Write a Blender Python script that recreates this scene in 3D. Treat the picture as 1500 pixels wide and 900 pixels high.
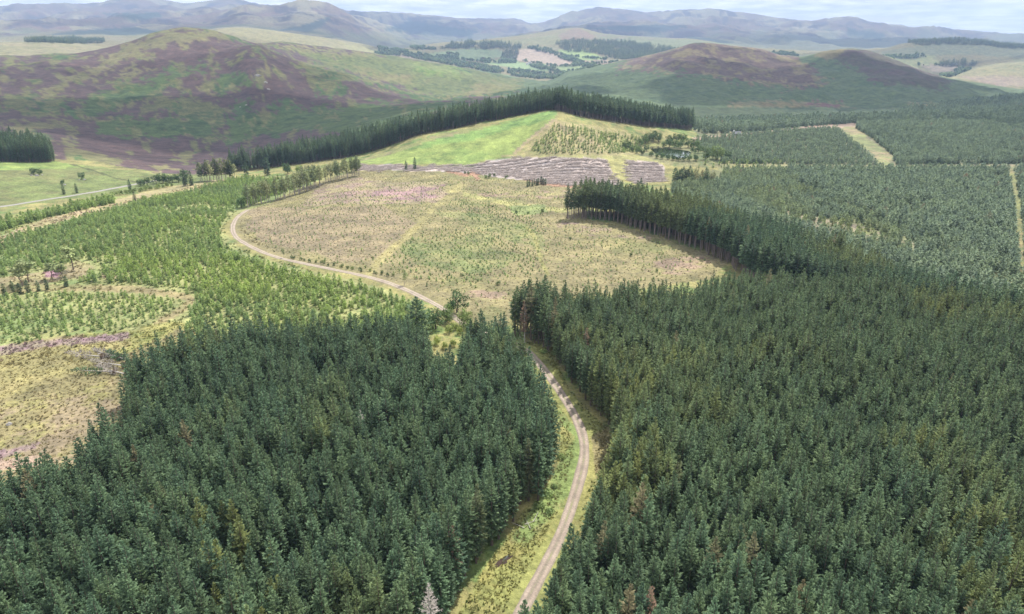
import bpy, math, random, time
import numpy as np
T0 = time.time()
R = math.radians
for o in list(bpy.data.objects):
    bpy.data.objects.remove(o)
scene = bpy.context.scene
COL = scene.collection

# ------------------------------------------------------------------ camera, sky, sun, exposure
CAMH = 80.0
PITCH = 21.5
FOV = 73.0
cam_data = bpy.data.cameras.new('camera')
cam_data.sensor_width = 36
cam_data.angle = R(FOV)
cam_data.clip_start = 0.5
cam_data.clip_end = 60000
cam = bpy.data.objects.new('camera', cam_data)
COL.objects.link(cam)
cam.location = (0, 0, CAMH)
cam.rotation_euler = (R(90 - PITCH), 0, 0)
scene.camera = cam

SUN_EL, SUN_AZ = 57.0, 28.0          # azimuth measured from +Y (view direction) towards +X
HAZE_DENSITY = 1.1e-4
world = bpy.data.worlds.new('World')
scene.world = world
world.use_nodes = True
wn, wl = world.node_tree.nodes, world.node_tree.links
wn.clear()
w_out = wn.new('ShaderNodeOutputWorld')
w_bg = wn.new('ShaderNodeBackground')
w_bg.inputs['Strength'].default_value = 0.105
sky = wn.new('ShaderNodeTexSky')
sky.sky_type = 'NISHITA'
sky.sun_disc = False
sky.sun_elevation = R(SUN_EL)
sky.sun_rotation = R(SUN_AZ)
sky.air_density = 1.0
sky.dust_density = 0.6
sky.altitude = 300
# a broken layer of high cloud, laid over the whole dome: direction projected on a flat cloud deck
tc = wn.new('ShaderNodeTexCoord')
sep = wn.new('ShaderNodeSeparateXYZ')
wl.new(tc.outputs['Generated'], sep.inputs[0])
zc = wn.new('ShaderNodeMath'); zc.operation = 'MAXIMUM'; zc.inputs[1].default_value = 0.0
wl.new(sep.outputs['Z'], zc.inputs[0])
za = wn.new('ShaderNodeMath'); za.operation = 'ADD'; za.inputs[1].default_value = 0.10
wl.new(zc.outputs[0], za.inputs[0])
dx = wn.new('ShaderNodeMath'); dx.operation = 'DIVIDE'
dy = wn.new('ShaderNodeMath'); dy.operation = 'DIVIDE'
wl.new(sep.outputs['X'], dx.inputs[0]); wl.new(za.outputs[0], dx.inputs[1])
wl.new(sep.outputs['Y'], dy.inputs[0]); wl.new(za.outputs[0], dy.inputs[1])
cmb = wn.new('ShaderNodeCombineXYZ')
wl.new(dx.outputs[0], cmb.inputs[0]); wl.new(dy.outputs[0], cmb.inputs[1])
cn = wn.new('ShaderNodeTexNoise')
cn.inputs['Scale'].default_value = 1.1
cn.inputs['Detail'].default_value = 9
cn.inputs['Roughness'].default_value = 0.62
wl.new(cmb.outputs[0], cn.inputs['Vector'])
cr = wn.new('ShaderNodeValToRGB')
cr.color_ramp.elements[0].position = 0.27
cr.color_ramp.elements[0].color = (0, 0, 0, 1)
cr.color_ramp.elements[1].position = 0.46
cr.color_ramp.elements[1].color = (1, 1, 1, 1)
wl.new(cn.outputs['Fac'], cr.inputs[0])
cn2 = wn.new('ShaderNodeTexNoise')
cn2.inputs['Scale'].default_value = 2.2
cn2.inputs['Detail'].default_value = 8
cn2.inputs['Roughness'].default_value = 0.6
wl.new(cmb.outputs[0], cn2.inputs['Vector'])
cr2 = wn.new('ShaderNodeValToRGB')
cr2.color_ramp.elements[0].position = 0.36
cr2.color_ramp.elements[0].color = (5.6, 6.0, 6.8, 1)
cr2.color_ramp.elements[1].position = 0.62
cr2.color_ramp.elements[1].color = (10.5, 10.4, 10.3, 1)
wl.new(cn2.outputs['Fac'], cr2.inputs[0])
cmix = wn.new('ShaderNodeMix'); cmix.data_type = 'RGBA'
wl.new(cr.outputs[0], cmix.inputs['Factor'])
wl.new(sky.outputs[0], cmix.inputs['A'])
wl.new(cr2.outputs[0], cmix.inputs['B'])
wl.new(cmix.outputs['Result'], w_bg.inputs['Color'])
wl.new(w_bg.outputs[0], w_out.inputs['Surface'])

sl = bpy.data.lights.new('sun', 'SUN')
sl.energy = 4.4
sl.angle = R(0.6)
sl.color = (1.0, 0.95, 0.86)
sun = bpy.data.objects.new('sun', sl)
COL.objects.link(sun)
sun.rotation_euler = (R(90 - SUN_EL), 0, R(180 - SUN_AZ) + math.pi)
# light must travel from the sun: direction (-sin az cos el, -cos az cos el, -sin el)
from mathutils import Vector
d_ = Vector((-math.sin(R(SUN_AZ)) * math.cos(R(SUN_EL)), -math.cos(R(SUN_AZ)) * math.cos(R(SUN_EL)), -math.sin(R(SUN_EL))))
sun.rotation_euler = d_.to_track_quat('-Z', 'Y').to_euler()

scene.view_settings.view_transform = 'Standard'
scene.view_settings.look = 'None'
scene.view_settings.exposure = 0.62
scene.view_settings.gamma = 1.0
scene.cycles.max_bounces = 4
scene.cycles.diffuse_bounces = 2
scene.cycles.glossy_bounces = 2
scene.cycles.transmission_bounces = 2
scene.cycles.volume_bounces = 0
scene.cycles.transparent_max_bounces = 4
scene.cycles.use_denoising = True

# ------------------------------------------------------------------ maths: noise, photo chart <-> ground
SP, CP = math.sin(R(PITCH)), math.cos(R(PITCH))
F = 750 / math.tan(R(FOV / 2))

def ray(px, py):
    u = (np.asarray(px, float) - 750) / F
    v = (450 - np.asarray(py, float)) / F
    x, y, z = u, CP + v * SP, -SP + v * CP
    h = np.hypot(x, y)
    return np.arctan2(x, y), z / h          # azimuth, tangent of elevation

def proj(X, Y, Z):
    zz = Z - CAMH
    dep = Y * CP - zz * SP
    up = Y * SP + zz * CP
    dep_s = np.where(dep > 1, dep, 1)
    px = np.where(dep > 1, 750 + F * X / dep_s, -9999)
    py = np.where(dep > 1, 450 - F * up / dep_s, 9999)
    return px, py, dep

_rs = np.random.RandomState(7)
_perm = _rs.permutation(512)
_perm = np.concatenate([_perm, _perm, _perm])
_ga = _rs.rand(512) * 2 * np.pi
_gx, _gy = np.cos(_ga), np.sin(_ga)

def perlin(x, y):
    xi = np.floor(x).astype(np.int64); yi = np.floor(y).astype(np.int64)
    xf = x - xi; yf = y - yi
    u = xf * xf * xf * (xf * (xf * 6 - 15) + 10)
    v = yf * yf * yf * (yf * (yf * 6 - 15) + 10)
    def g(ix, iy, fx, fy):
        h = _perm[(_perm[ix & 511] + iy) & 511]
        return _gx[h] * fx + _gy[h] * fy
    a = g(xi, yi, xf, yf); b = g(xi + 1, yi, xf - 1, yf)
    c = g(xi, yi + 1, xf, yf - 1); d = g(xi + 1, yi + 1, xf - 1, yf - 1)
    return ((a + u * (b - a)) * (1 - v) + (c + u * (d - c)) * v) * 1.5

def fbm(x, y, wl_, oct_=4, gain=0.5, seed=0):
    s, a, f = 0, 1.0, 1.0 / wl_
    for k in range(oct_):
        s = s + a * perlin(x * f + 17.3 * (k + 1) + seed * 31.7, y * f + 9.1 * (k + 1) - seed * 12.9)
        a *= gain; f *= 2.03
    return s

def sstep(e0, e1, x):
    t = np.clip((x - e0) / (e1 - e0), 0, 1)
    return t * t * (3 - 2 * t)

def inpoly(px, py, poly):
    px = np.asarray(px, float); py = np.asarray(py, float)
    inside = np.zeros(px.shape, bool)
    n = len(poly)
    j = n - 1
    for i in range(n):
        xi, yi = poly[i]; xj, yj = poly[j]
        if yi != yj:
            c = ((yi > py) != (yj > py)) & (px < (xj - xi) * (py - yi) / (yj - yi) + xi)
            inside ^= c
        j = i
    return inside

def polydist(px, py, line):
    best = np.full(np.shape(px), 1e9)
    for (x0, y0), (x1, y1) in zip(line[:-1], line[1:]):
        dx_, dy_ = x1 - x0, y1 - y0
        L = dx_ * dx_ + dy_ * dy_
        t = np.clip(((px - x0) * dx_ + (py - y0) * dy_) / max(L, 1e-9), 0, 1)
        best = np.minimum(best, np.hypot(px - x0 - t * dx_, py - y0 - t * dy_))
    return best

def pchip(xk, yk, x):
    """monotone cubic through (xk, yk), evaluated at x (1-D)"""
    xk = np.asarray(xk, float); yk = np.asarray(yk, float)
    h = np.diff(xk); dl = np.diff(yk) / h
    m = np.zeros_like(yk)
    w1 = 2 * h[1:] + h[:-1]; w2 = h[1:] + 2 * h[:-1]
    same = dl[1:] * dl[:-1] > 0
    with np.errstate(divide='ignore', invalid='ignore'):
        hm = (w1 + w2) / (w1 / dl[:-1] + w2 / dl[1:])
    m[1:-1] = np.where(same, hm, 0)
    m[0], m[-1] = dl[0], dl[-1]
    x = np.clip(x, xk[0], xk[-1])
    i = np.clip(np.searchsorted(xk, x) - 1, 0, len(h) - 1)
    t = (x - xk[i]) / h[i]
    t2, t3 = t * t, t * t * t
    return ((2 * t3 - 3 * t2 + 1) * yk[i] + (t3 - 2 * t2 + t) * h[i] * m[i]
            + (-2 * t3 + 3 * t2) * yk[i + 1] + (t3 - t2) * h[i] * m[i + 1])

# ------------------------------------------------------------------ the lie of the land
# each line runs across the valley; 'z' lines give (x, y, height), 'd' lines give (x, y, distance)
LINES = [
 ('z', [(-100,314,-6),(0,300,-8),(120,285,-10),(250,266,-14),(345,262,-16),(430,262,-12),(520,252,-5),(640,248,-3),(830,262,-2),(960,262,-4),(1060,246,-6),(1300,244,-10),(1500,244,-12),(1600,244,-12)]),
 ('z', [(-100,238,-4),(0,238,-5),(80,238,-8),(240,258,-14),(340,252,-18),(450,240,-14),(540,225,-6),(620,198,8),(700,183,14),(760,172,18),(812,163,24),(850,172,20),(900,180,14),(950,188,8),(1010,192,2),(1100,200,-6),(1250,190,-8),(1500,185,-6),(1600,184,-6)]),
 ('d', [(-100,195,900),(0,195,850),(240,225,760),(345,215,800),(450,185,850),(540,165,900),(640,150,950),(720,146,960),(800,146,950),(830,155,950),(900,158,950),(1010,178,900),(1250,162,1250),(1500,158,1300),(1600,158,1300)]),
 ('d', [(-100,130,1150),(0,130,1150),(150,130,1150),(270,110,1200),(330,82,1300),(367,66,1350),(410,80,1350),(457,97,1330),(500,107,1300),(560,128,1280),(640,146,1250),(720,140,1300),(800,135,1300),(850,128,1350),(900,125,1400),(1010,110,1450),(1150,122,1500),(1300,130,1500),(1500,146,1550),(1600,146,1550)]),
 ('d', [(-100,95,1380),(0,95,1380),(150,82,1430),(270,52,1480),(330,60,1480),(367,70,1520),(410,84,1550),(457,103,1550),(500,112,1550),(560,130,1550),(640,138,1600),(720,132,1650),(800,127,1600),(850,116,1650),(900,108,1700),(1010,82,1750),(1150,100,1750),(1300,103,1750),(1500,139,1800),(1600,140,1800)]),
 ('d', [(-100,86,1600),(0,84,1600),(100,80,1600),(165,68,1600),(200,58,1600),(235,46,1600),(270,40,1600),(310,44,1650),(350,57,1700),(380,64,1850),(410,61,1950),(450,65,2000),(500,72,2000),(560,80,2000),(620,90,2000),(680,100,2000),(720,108,2000),(780,120,1900),(800,123,1850),(830,110,1900),(877,97,2000),(953,80,2000),(995,69,2000),(1022,62,2000),(1067,67,2000),(1090,69,2000),(1117,73,2000),(1150,82,2000),(1173,83,2000),(1207,75,2000),(1247,71,2000),(1267,73,2000),(1300,83,2000),(1333,97,2000),(1367,110,2000),(1400,117,2000),(1467,127,2000),(1500,133,2000),(1600,140,2000)]),
 ('d', [(-100,92,2000),(0,90,2000),(150,90,2050),(270,70,2100),(350,80,2300),(450,85,2500),(560,92,2550),(620,100,2550),(700,112,2550),(780,119,2450),(850,112,2500),(950,100,2500),(1020,85,2500),(1170,95,2500),(1300,98,2400),(1367,112,2300),(1500,136,2300),(1600,140,2300)]),
 ('d', [(-100,75,2300),(0,75,2300),(150,80,2350),(270,66,2450),(350,60,2600),(450,70,2750),(560,85,2950),(620,88,3000),(700,95,3000),(780,97,3000),(850,90,3000),(950,85,3000),(1100,85,3000),(1300,90,2850),(1380,116,2800),(1430,100,2800),(1460,93,2850),(1500,90,2850),(1600,86,2850)]),
 ('d', [(-100,70,2450),(0,70,2450),(150,76,2500),(270,64,2600),(350,52,2750),(450,62,2900),(560,80,3100),(620,80,3200),(700,84,3250),(780,84,3250),(850,76,3250),(950,76,3250),(1100,80,3250),(1300,86,3100),(1380,114,3050),(1430,108,3050),(1460,102,3100),(1500,100,3100),(1600,96,3100)]),
 ('d', [(-100,62,2650),(0,62,2650),(60,62,2650),(150,68,2700),(250,58,2850),(330,42,3000),(350,41,3000),(450,52,3150),(540,66,3400),(580,74,3500),(620,66,3700),(690,60,3800),(760,52,3900),(847,41,4000),(880,50,4000),(950,54,4000),(1000,56,4000),(1100,70,3800),(1200,75,3800),(1290,75,3600),(1330,64,3600),(1400,60,3700),(1470,68,3600),(1500,70,3600),(1600,72,3600)]),
 ('d', [(-100,68,3200),(60,68,3200),(150,66,3200),(330,50,3500),(450,58,3700),(540,72,4000),(580,76,4100),(690,66,4500),(760,58,4600),(847,50,4700),(880,56,4700),(1000,62,4700),(1200,80,4500),(1330,72,4400),(1400,70,4400),(1500,78,4400),(1600,78,4400)]),
 ('d', [(-100,34,6000),(0,34,6000),(60,30,6000),(130,30,6000),(200,28,6000),(280,24,6000),(330,16,6000),(360,10,6000),(400,13,6000),(440,7,6000),(480,12,6000),(520,25,6000),(560,42,6000),(620,60,6000),(680,62,6000),(760,56,6000),(800,50,6200),(830,45,6200),(870,36,6200),(940,36,6200),(1000,42,6200),(1100,52,6200),(1200,60,6200),(1300,64,6200),(1400,62,6200),(1500,66,6200),(1600,66,6200)]),
 ('d', [(-100,30,7000),(0,30,7000),(200,24,7000),(360,16,7000),(440,16,7000),(520,28,7200),(620,48,7200),(700,52,7200),(800,52,7200),(900,38,7200),(1000,40,7200),(1200,54,7200),(1500,66,7200),(1600,66,7200)]),
 ('d', [(-100,14,9000),(0,12,9000),(100,8,9000),(130,6,9000),(160,3,9000),(180,0,9000),(230,0,9000),(280,6,9000),(340,2,9000),(400,12,9000),(440,10,9000),(480,14,9000),(520,16,9000),(560,18,9000),(600,22,9000),(650,26,9000),(700,28,9000),(750,27,9000),(790,35,9000),(830,22,9000),(860,15,9000),(900,13,9000),(930,17,9000),(950,20,9000),(1000,16,9000),(1040,15,9000),(1090,20,9000),(1150,27,9000),(1185,31,9000),(1210,28,9000),(1245,26,9000),(1270,31,9000),(1310,37,9000),(1400,44,9000),(1430,47,9000),(1500,50,9000),(1600,51,9000)]),
]
az_f = np.radians(np.arange(-44.0, 44.01, 0.16))
az_l = np.radians(np.linspace(-180, -44.0, 46))[:-1]
AZ = np.concatenate([az_l, az_f, -az_l[::-1]])
NA = len(AZ)
rr = [0.0, 12, 24, 34]
while rr[-1] < 11800:
    rr.append(rr[-1] * 1.0085 if rr[-1] > 60 else rr[-1] + 2.0)

RR = np.array(rr)
NR = len(RR)
KD, KZ = [], []
for kind, pts in LINES:
    p = np.array(pts, float)
    a, te = ray(p[:, 0], p[:, 1])
    o_ = np.argsort(a); a, te, p = a[o_], te[o_], p[o_]
    if kind == 'z':
        z = p[:, 2]; d = (z - CAMH) / te
    else:
        d = p[:, 2]; z = CAMH + te * d
    KD.append(pchip(a, d, AZ)); KZ.append(pchip(a, z, AZ))
KD = np.array(KD); KZ = np.array(KZ)
GZ = np.zeros((NA, NR))
for i in range(NA):
    s = math.sin(AZ[i])
    zl = -2.0 * s if abs(AZ[i]) < 1 else 0
    rk = np.concatenate([[0, 100, 200, 330], KD[:, i], [11000, 14000, 24000]])
    zk = np.concatenate([[0, 0, -0.5 * abs(s), KZ[0, i] * 0.25], KZ[:, i], [-60, -150, -250]])
    if rk[4] < 360: rk[3] = rk[4] - 40
    GZ[i] = pchip(rk, zk, RR)
# soften across
for _ in range(3):
    GZ[1:-1] = 0.25 * GZ[:-2] + 0.5 * GZ[1:-1] + 0.25 * GZ[2:]
AA, RRR = np.meshgrid(AZ, RR, indexing='ij')
GX = np.sin(AA) * RRR
GY = np.cos(AA) * RRR
amp = 0.25 + 0.9 * sstep(330, 700, RRR) + 5.0 * sstep(800, 1700, RRR) + 6 * sstep(2300, 4000, RRR) + 75 * sstep(4200, 6000, RRR)
ridge_k = np.ones_like(RRR)
for k in (5, 9, 11, 13):
    ridge_k *= 1 - 0.75 * np.exp(-((RRR - KD[k][:, None]) / (0.045 * KD[k][:, None])) ** 2)
n1 = fbm(GX, GY, 70, 4) * sstep(5000, 900, RRR) + fbm(GX, GY, 420, 5, 0.55, 3) * sstep(600, 1600, RRR)
rg = -np.abs(fbm(GX, GY, 1500, 5, 0.55, 5)) + 0.25
n1 = n1 * (1 - 0.6 * sstep(4000, 5500, RRR)) + rg * 1.5 * sstep(4200, 6000, RRR)
GZ += amp * n1 * ridge_k
# gullies running down the two near hills
gl = fbm(AA * 900, RRR * 0.25, 26, 3, 0.5, 9)
GZ += -np.abs(gl) * 3.0 * sstep(900, 1200, RRR) * sstep(2600, 1900, RRR) * ridge_k

def grid_z(x, y):
    x = np.asarray(x, float); y = np.asarray(y, float)
    a = np.arctan2(x, y); r = np.hypot(x, y)
    i = np.clip(np.searchsorted(AZ, a) - 1, 0, NA - 2)
    j = np.clip(np.searchsorted(RR, r) - 1, 0, NR - 2)
    t = np.clip((a - AZ[i]) / (AZ[i + 1] - AZ[i]), 0, 1); s = np.clip((r - RR[j]) / (RR[j + 1] - RR[j]), 0, 1)
    return (GZ[i, j] * (1 - t) * (1 - s) + GZ[i + 1, j] * t * (1 - s) + GZ[i, j + 1] * (1 - t) * s + GZ[i + 1, j + 1] * t * s)

def hit(px, py, dmin=40, dmax=12000):
    """first ground point seen along the line of sight through a point of the photograph"""
    a, te = ray(px, py)
    a, te = float(a), float(te)
    r = np.concatenate([np.arange(dmin, min(dmax, 1200), 0.5), np.arange(1200, max(dmax, 1201), 3.0)])
    zg = grid_z(np.sin(a) * r, np.cos(a) * r)
    above = CAMH + te * r - zg
    k = np.argmax(above < 0) if (above < 0).any() else len(r) - 1
    return np.sin(a) * r[k], np.cos(a) * r[k], zg[k]

# level the bed of the pond and the farm track's hollow
POND = [(952,216),(962,214),(975,216),(985,219),(1003,221),(1012,224),(1010,229),(998,232),(986,229),(972,229),(960,225)]
_pw = np.array([hit(x, y)[:2] for x, y in POND])
PC = _pw.mean(0)
PZ = float(grid_z(PC[0], PC[1])) - 0.6
pr = np.hypot(_pw[:, 0] - PC[0], _pw[:, 1] - PC[1]).max()
dd = np.hypot(GX - PC[0], GY - PC[1])
wgt = sstep(pr + 45, pr + 3, dd)
GZ = GZ * (1 - wgt) + (PZ + 0.5) * wgt
_pw = np.array([hit(x, y)[:2] for x, y in POND])
PPX, PPY, PDEP = proj(GX, GY, GZ)
print('terrain', NA, NR, round(time.time() - T0, 1))

# ------------------------------------------------------------------ what grows where (ground colours)
STRAW = (.40, .34, .15); DRY = (.29, .28, .10); GREEN = (.17, .26, .07); LUSH = (.19, .34, .06)
HEATH = (.25, .21, .14); PINK = (.36, .22, .25); BRACK = (.075, .15, .055); DARKH = (.13, .092, .10)
SOIL = (.25, .18, .12); BRASHC = (.50, .45, .44); FLOOR = (.035, .035, .02); MOSS = (.22, .27, .07)
CA = np.zeros((NA, NR, 3)); CB = np.zeros((NA, NR, 3))
CA[:] = GREEN; CB[:] = DRY
nz1 = fbm(GX, GY, 60, 4, 0.55, 11)
nz2 = fbm(GX, GY, 16, 3, 0.55, 12)
WX = fbm(GX, GY, 45, 3, 0.5, 21) * np.clip(600 / np.maximum(PDEP, 80), 0.15, 4)
WY = fbm(GX, GY, 45, 3, 0.5, 22) * np.clip(300 / np.maximum(PDEP, 80), 0.1, 3)
_fr = fbm(AA * 1400, RRR * .5, 22, 5, .75, 23); WX += _fr * sstep(600, 1000, RRR) * 1.6 * sstep(2300, 2000, RRR); WY += fbm(AA * 1400, RRR * .5, 22, 5, .75, 24) * sstep(600, 1000, RRR) * .9 * sstep(2300, 2000, RRR)

def zone(poly, edge=1.0, dmin=0, dmax=1e9):
    # the outlines were traced in the photograph's perspective and are carried to the ground here
    return inpoly(PPX + WX * edge * 4, PPY + WY * edge * 4, poly) & (RRR >= dmin) & (RRR < dmax) & (PDEP > 5)

def paint(m, a, b=None, alpha=1.0):
    b = a if b is None else b
    w = (np.asarray(m, float) * alpha)[..., None]
    CA[:] = CA * (1 - w) + np.array(a) * w
    CB[:] = CB * (1 - w) + np.array(b) * w

# the hills: bracken and grass below, heather on the tops, straw grass in streaks
dB4 = KD[1][:, None]
hill = sstep(0, 40, RRR - dB4 - 12)
paint(hill, (.12, .185, .07), (.20, .22, .085))
def hillnoise(wl_, seed, stretch=0.35):
    # patches drawn out across the slope
    return fbm(AA * 1500, RRR * stretch, wl_, 7, 0.68, seed)
hn = hillnoise(110, 31); hn2 = hillnoise(45, 32, 0.5); hn3 = hillnoise(28, 33, 0.25)
near_hill = (RRR > dB4 + 20) & (RRR < 2060)
left = PPX + hn2 * 18 < 765
# left hill
hy = PPY + hn * 26 + hn2 * 14
bracken = near_hill & left & (((PPX + hn2 * 30 > 330) & (hy > 60 + (PPX - 330) * 0.0 + 60)) | (hn2 > 0.25))
paint(bracken, BRACK, (.10, .19, .06))
heather = near_hill & left & (hn + 0.45 * hn2 + 0.16 - 0.0012 * np.maximum(PPX - 330, 0) > 0)
paint(heather, DARKH, (.15, .105, .105))
for poly in [[(120,60),(330,60),(410,95),(470,118),(430,150),(330,150),(210,120),(90,105)], [(60,170),(200,160),(260,165),(250,190),(300,215),(345,235),(345,255),(240,258),(80,215)], [(370,110),(470,120),(420,140),(330,125)], [(200,195),(420,215),(420,240),(280,250),(160,225)]]:
    paint(zone(poly, 2.5, 560, 1700) & (hn3 < 0.45), DARKH, (.15, .10, .10))
for poly in [[(130,140),(190,132),(260,100),(300,95),(320,99),(280,107),(215,140),(160,165),(110,172)], [(340,170),(560,150),(640,160),(560,200),(430,190),(330,215)], [(150,175),(250,170),(330,190),(240,205),(140,195)], [(290,120),(345,105),(375,120),(330,140)]]:
    paint(zone(poly, 2.5, 560, 1900), BRACK, (.12, .2, .06))
for poly in [[(60,178),(110,180),(40,195),(0,190)], [(90,212),(180,235),(175,241),(100,225)], [(225,243),(265,246),(262,250),(225,247)], [(265,220),(290,222),(270,240),(262,232)], [(170,110),(215,98),(222,101),(178,118)], [(120,172),(175,175),(170,180),(125,178)], [(285,130),(318,128),(312,138),(290,136)], [(230,140),(252,139),(248,146),(238,146)], [(190,62),(250,48),(300,46),(340,55),(300,60),(245,66),(200,80),(120,115),(60,150),(40,150),(90,120),(150,90)]]:
    paint(zone(poly, 1.6, 560, 1800), (.30, .28, .12), (.24, .25, .10), 0.85)
streak = near_hill & (hn3 > 0.52)
paint(streak & left, (.28, .27, .11), (.22, .24, .09), 0.8)
# second hill: green with straw crown
paint(zone([(380,64),(500,72),(620,90),(780,122),(760,140),(640,145),(560,118),(500,98),(440,80)], 1.5, 1500, 2100), (.15, .21, .07), (.20, .25, .08))
for poly in [[(400,62),(470,66),(560,82),(520,84),(430,74)], [(500,98),(590,112),(640,120),(560,120)], [(700,120),(770,125),(700,140),(640,146),(690,132)]]:
    paint(zone(poly, 1.5, 1300, 2100), (.34, .30, .14), (.26, .27, .10))
paint(zone([(420,62),(480,64),(520,76),(470,82),(410,72)], 2, 1500, 2100) & (hn2 > -0.1), DARKH)
paint(zone([(600,92),(660,96),(690,108),(660,116),(610,108)], 1.5, 1500, 2100), LUSH, (.26, .33, .1))
# right hill
rh = near_hill & (PPX + hn2 * 18 >= 765)
paint(rh, (.105, .19, .085), (.14, .22, .09))
crown = zone([(930,80),(1000,60),(1120,60),(1170,84),(1200,110),(1215,126),(1150,130),(1080,118),(1040,112),(960,104),(900,102)], 2.0, 1200, 2100)
paint(crown, (.15, .10, .10), (.20, .14, .12))
paint(crown & (hn2 + hn3 > 0.25), (.34, .28, .15), (.28, .24, .11))
crown2 = zone([(1210,82),(1240,66),(1300,75),(1350,98),(1395,120),(1390,132),(1330,126),(1290,122),(1260,105)], 1.6, 1300, 2100)
paint(crown2, (.15, .10, .11), (.12, .12, .08))
paint(zone([(1190,80),(1210,72),(1250,70),(1230,80),(1215,90)], 1, 1300, 2100), (.28, .25, .11))
for poly in [[(1060,148),(1220,150),(1240,156),(1180,160),(1080,158)], [(1230,155),(1320,168),(1300,172),(1230,160)], [(1330,150),(1390,155),(1380,160),(1330,155)]]:
    paint(zone(poly, 1.2, 900, 1500), (.24, .27, .12), (.32, .27, .13))
paint(zone([(1180,150),(1230,152),(1225,158),(1185,156)], 1, 900, 1500), (.25, .13, .13))
paint(zone([(1340,165),(1360,160),(1375,150),(1395,155),(1380,165),(1355,172)], 1, 900, 1500), (.36, .31, .15))
low = (RRR > dB4 + 30) & (RRR < 1350) & (PPX > 1010)
paint(low & (PPY > 158), (.09, .16, .075), (.12, .18, .08))
# valley floor left and its pasture
paint(zone([(-300,238),(80,237),(160,247),(240,258),(330,256),(345,262),(250,272),(120,290),(0,303),(-300,330)], 0.3, 380, 760), (.21, .235, .085), (.17, .225, .07))
paint(zone([(-300,236),(80,236),(130,244),(60,248),(-300,250)], 0.6, 380, 760), (.19, .30, .07), (.24, .33, .08))
paint(polydist(PPX, PPY, [(105,241),(140,251),(170,262),(195,266),(215,267)]) < 0.9, (.10, .12, .05))
# the bright meadow
MEADOW = [(520,238),(560,225),(600,213),(640,195),(690,187),(712,186),(760,172),(805,163),(813,163),(812,176),(790,195),(760,218),(745,230),(690,240),(600,241),(520,240)]
paint(zone(MEADOW, 0.35, 380, 640), (.22, .33, .08), (.26, .35, .085))
paint(zone([(600,205),(700,190),(810,163),(812,170),(700,205),(600,222)], 1.5, 380, 640), (.15, .30, .08), (.18, .33, .08), .8)
paint(zone([(560,225),(640,197),(700,186),(715,187),(640,204),(570,228),(520,238)], 0.3, 380, 640), (.33, .30, .15), (.26, .29, .10))
paint(zone([(813,176),(940,196),(1000,205),(1010,222),(950,222),(920,228),(760,228),(775,212),(800,190)], 0.5, 380, 660), (.28, .30, .10), (.34, .31, .14))
paint(polydist(PPX, PPY, [(750,228),(775,205),(812,176)]) < 2.2, (.38, .31, .18))
paint(polydist(PPX, PPY, [(812,176),(825,190),(850,205),(880,214)]) < 2.5, (.36, .30, .16))
# clear-fell with heather
CLEAR = [(345,318),(358,310),(380,300),(430,280),(480,262),(520,252),(600,248),(680,250),(740,262),(830,268),(860,280),(860,320),(960,345),(1070,383),(1040,410),(900,430),(760,440),(745,480),(700,475),(650,455),(600,430),(540,408),(440,388),(380,372),(350,352),(338,335)]
cz = zone(CLEAR, 0.3, 160, 520)
paint(cz, (.27, .255, .105), (.265, .240, .115))
paint(cz & (nz1 > 0.15), (.23, .24, .095), (.27, .25, .11))
paint(zone([(470,270),(560,262),(650,272),(660,285),(600,300),(520,298),(440,300)], 2.0, 200, 520), (.33, .235, .20), (.30, .27, .14))
paint(zone([(560,268),(655,276),(645,296),(550,294)], 3.0, 200, 520), PINK, (.36, .28, .20), .6)
paint(zone([(360,300),(540,300),(600,330),(580,370),(520,385),(440,370),(370,350)], 3, 200, 520), (.285, .245, .13), (.275, .230, .135))
paint(zone([(780,322),(850,322),(960,350),(880,345),(800,335)], 1.5, 200, 520), (.33, .245, .19), (.29, .27, .12))
for poly in [[(930,380),(1030,375),(1050,385),(1000,410),(930,400)], [(860,370),(900,372),(850,390),(800,385)], [(690,430),(745,422),(745,440),(700,450)], [(640,275),(830,280),(820,290),(700,285)]]:
    paint(zone(poly, 2, 160, 520), (.33, .245, .17), (.28, .265, .115))
for poly in [[(590,350),(700,340),(770,370),(700,400),(600,390)], [(640,310),(740,320),(800,360),(720,345)]]:
    paint(zone(poly, 3, 160, 520), (.19, .235, .085), (.24, .25, .10))
# rides through it
paint(polydist(PPX + WX, PPY + WY, [(672,275),(640,302),(610,332),(580,360),(552,385),(540,402)]) < 4.5, (.36, .32, .13), (.32, .30, .12))
paint(polydist(PPX + WX, PPY + WY, [(772,335),(783,350),(790,370),(793,385),(800,402)]) < 3, (.34, .33, .11), (.28, .28, .1))
paint(polydist(PPX + WX, PPY + WY, [(680,285),(740,298),(830,310)]) < 3, (.36, .36, .13))
paint(zone([(745,300),(800,300),(805,312),(760,316)], 1, 160, 520), (.25, .31, .11))
# brash field
BRASH = [[(700,240),(760,232),(885,232),(900,262),(912,270),(840,274),(760,262),(700,255),(640,250),(520,250),(520,242),(690,243)], [(915,234),(968,240),(975,266),(930,270),(918,262)]]
for poly in BRASH:
    paint(zone(poly, 1.6, 380, 520), BRASHC, (.44, .38, .35))
paint(zone([(885,232),(915,233),(918,240),(930,268),(905,268)], 0.3, 380, 520), (.40, .37, .11), (.34, .34, .12))
paint(zone([(730,230),(760,226),(980,230),(1000,240),(970,240),(900,232),(770,232)], 0.5, 380, 560), (.38, .34, .15), (.32, .33, .12))
for line in [[(690,252),(700,262)], [(770,262),(800,270),(830,272)], [(655,250),(680,256),(700,254)], [(805,268),(850,276),(880,280)]]:
    paint(polydist(PPX + WX, PPY + WY, line) < 2.5, (.36, .22, .14))
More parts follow.
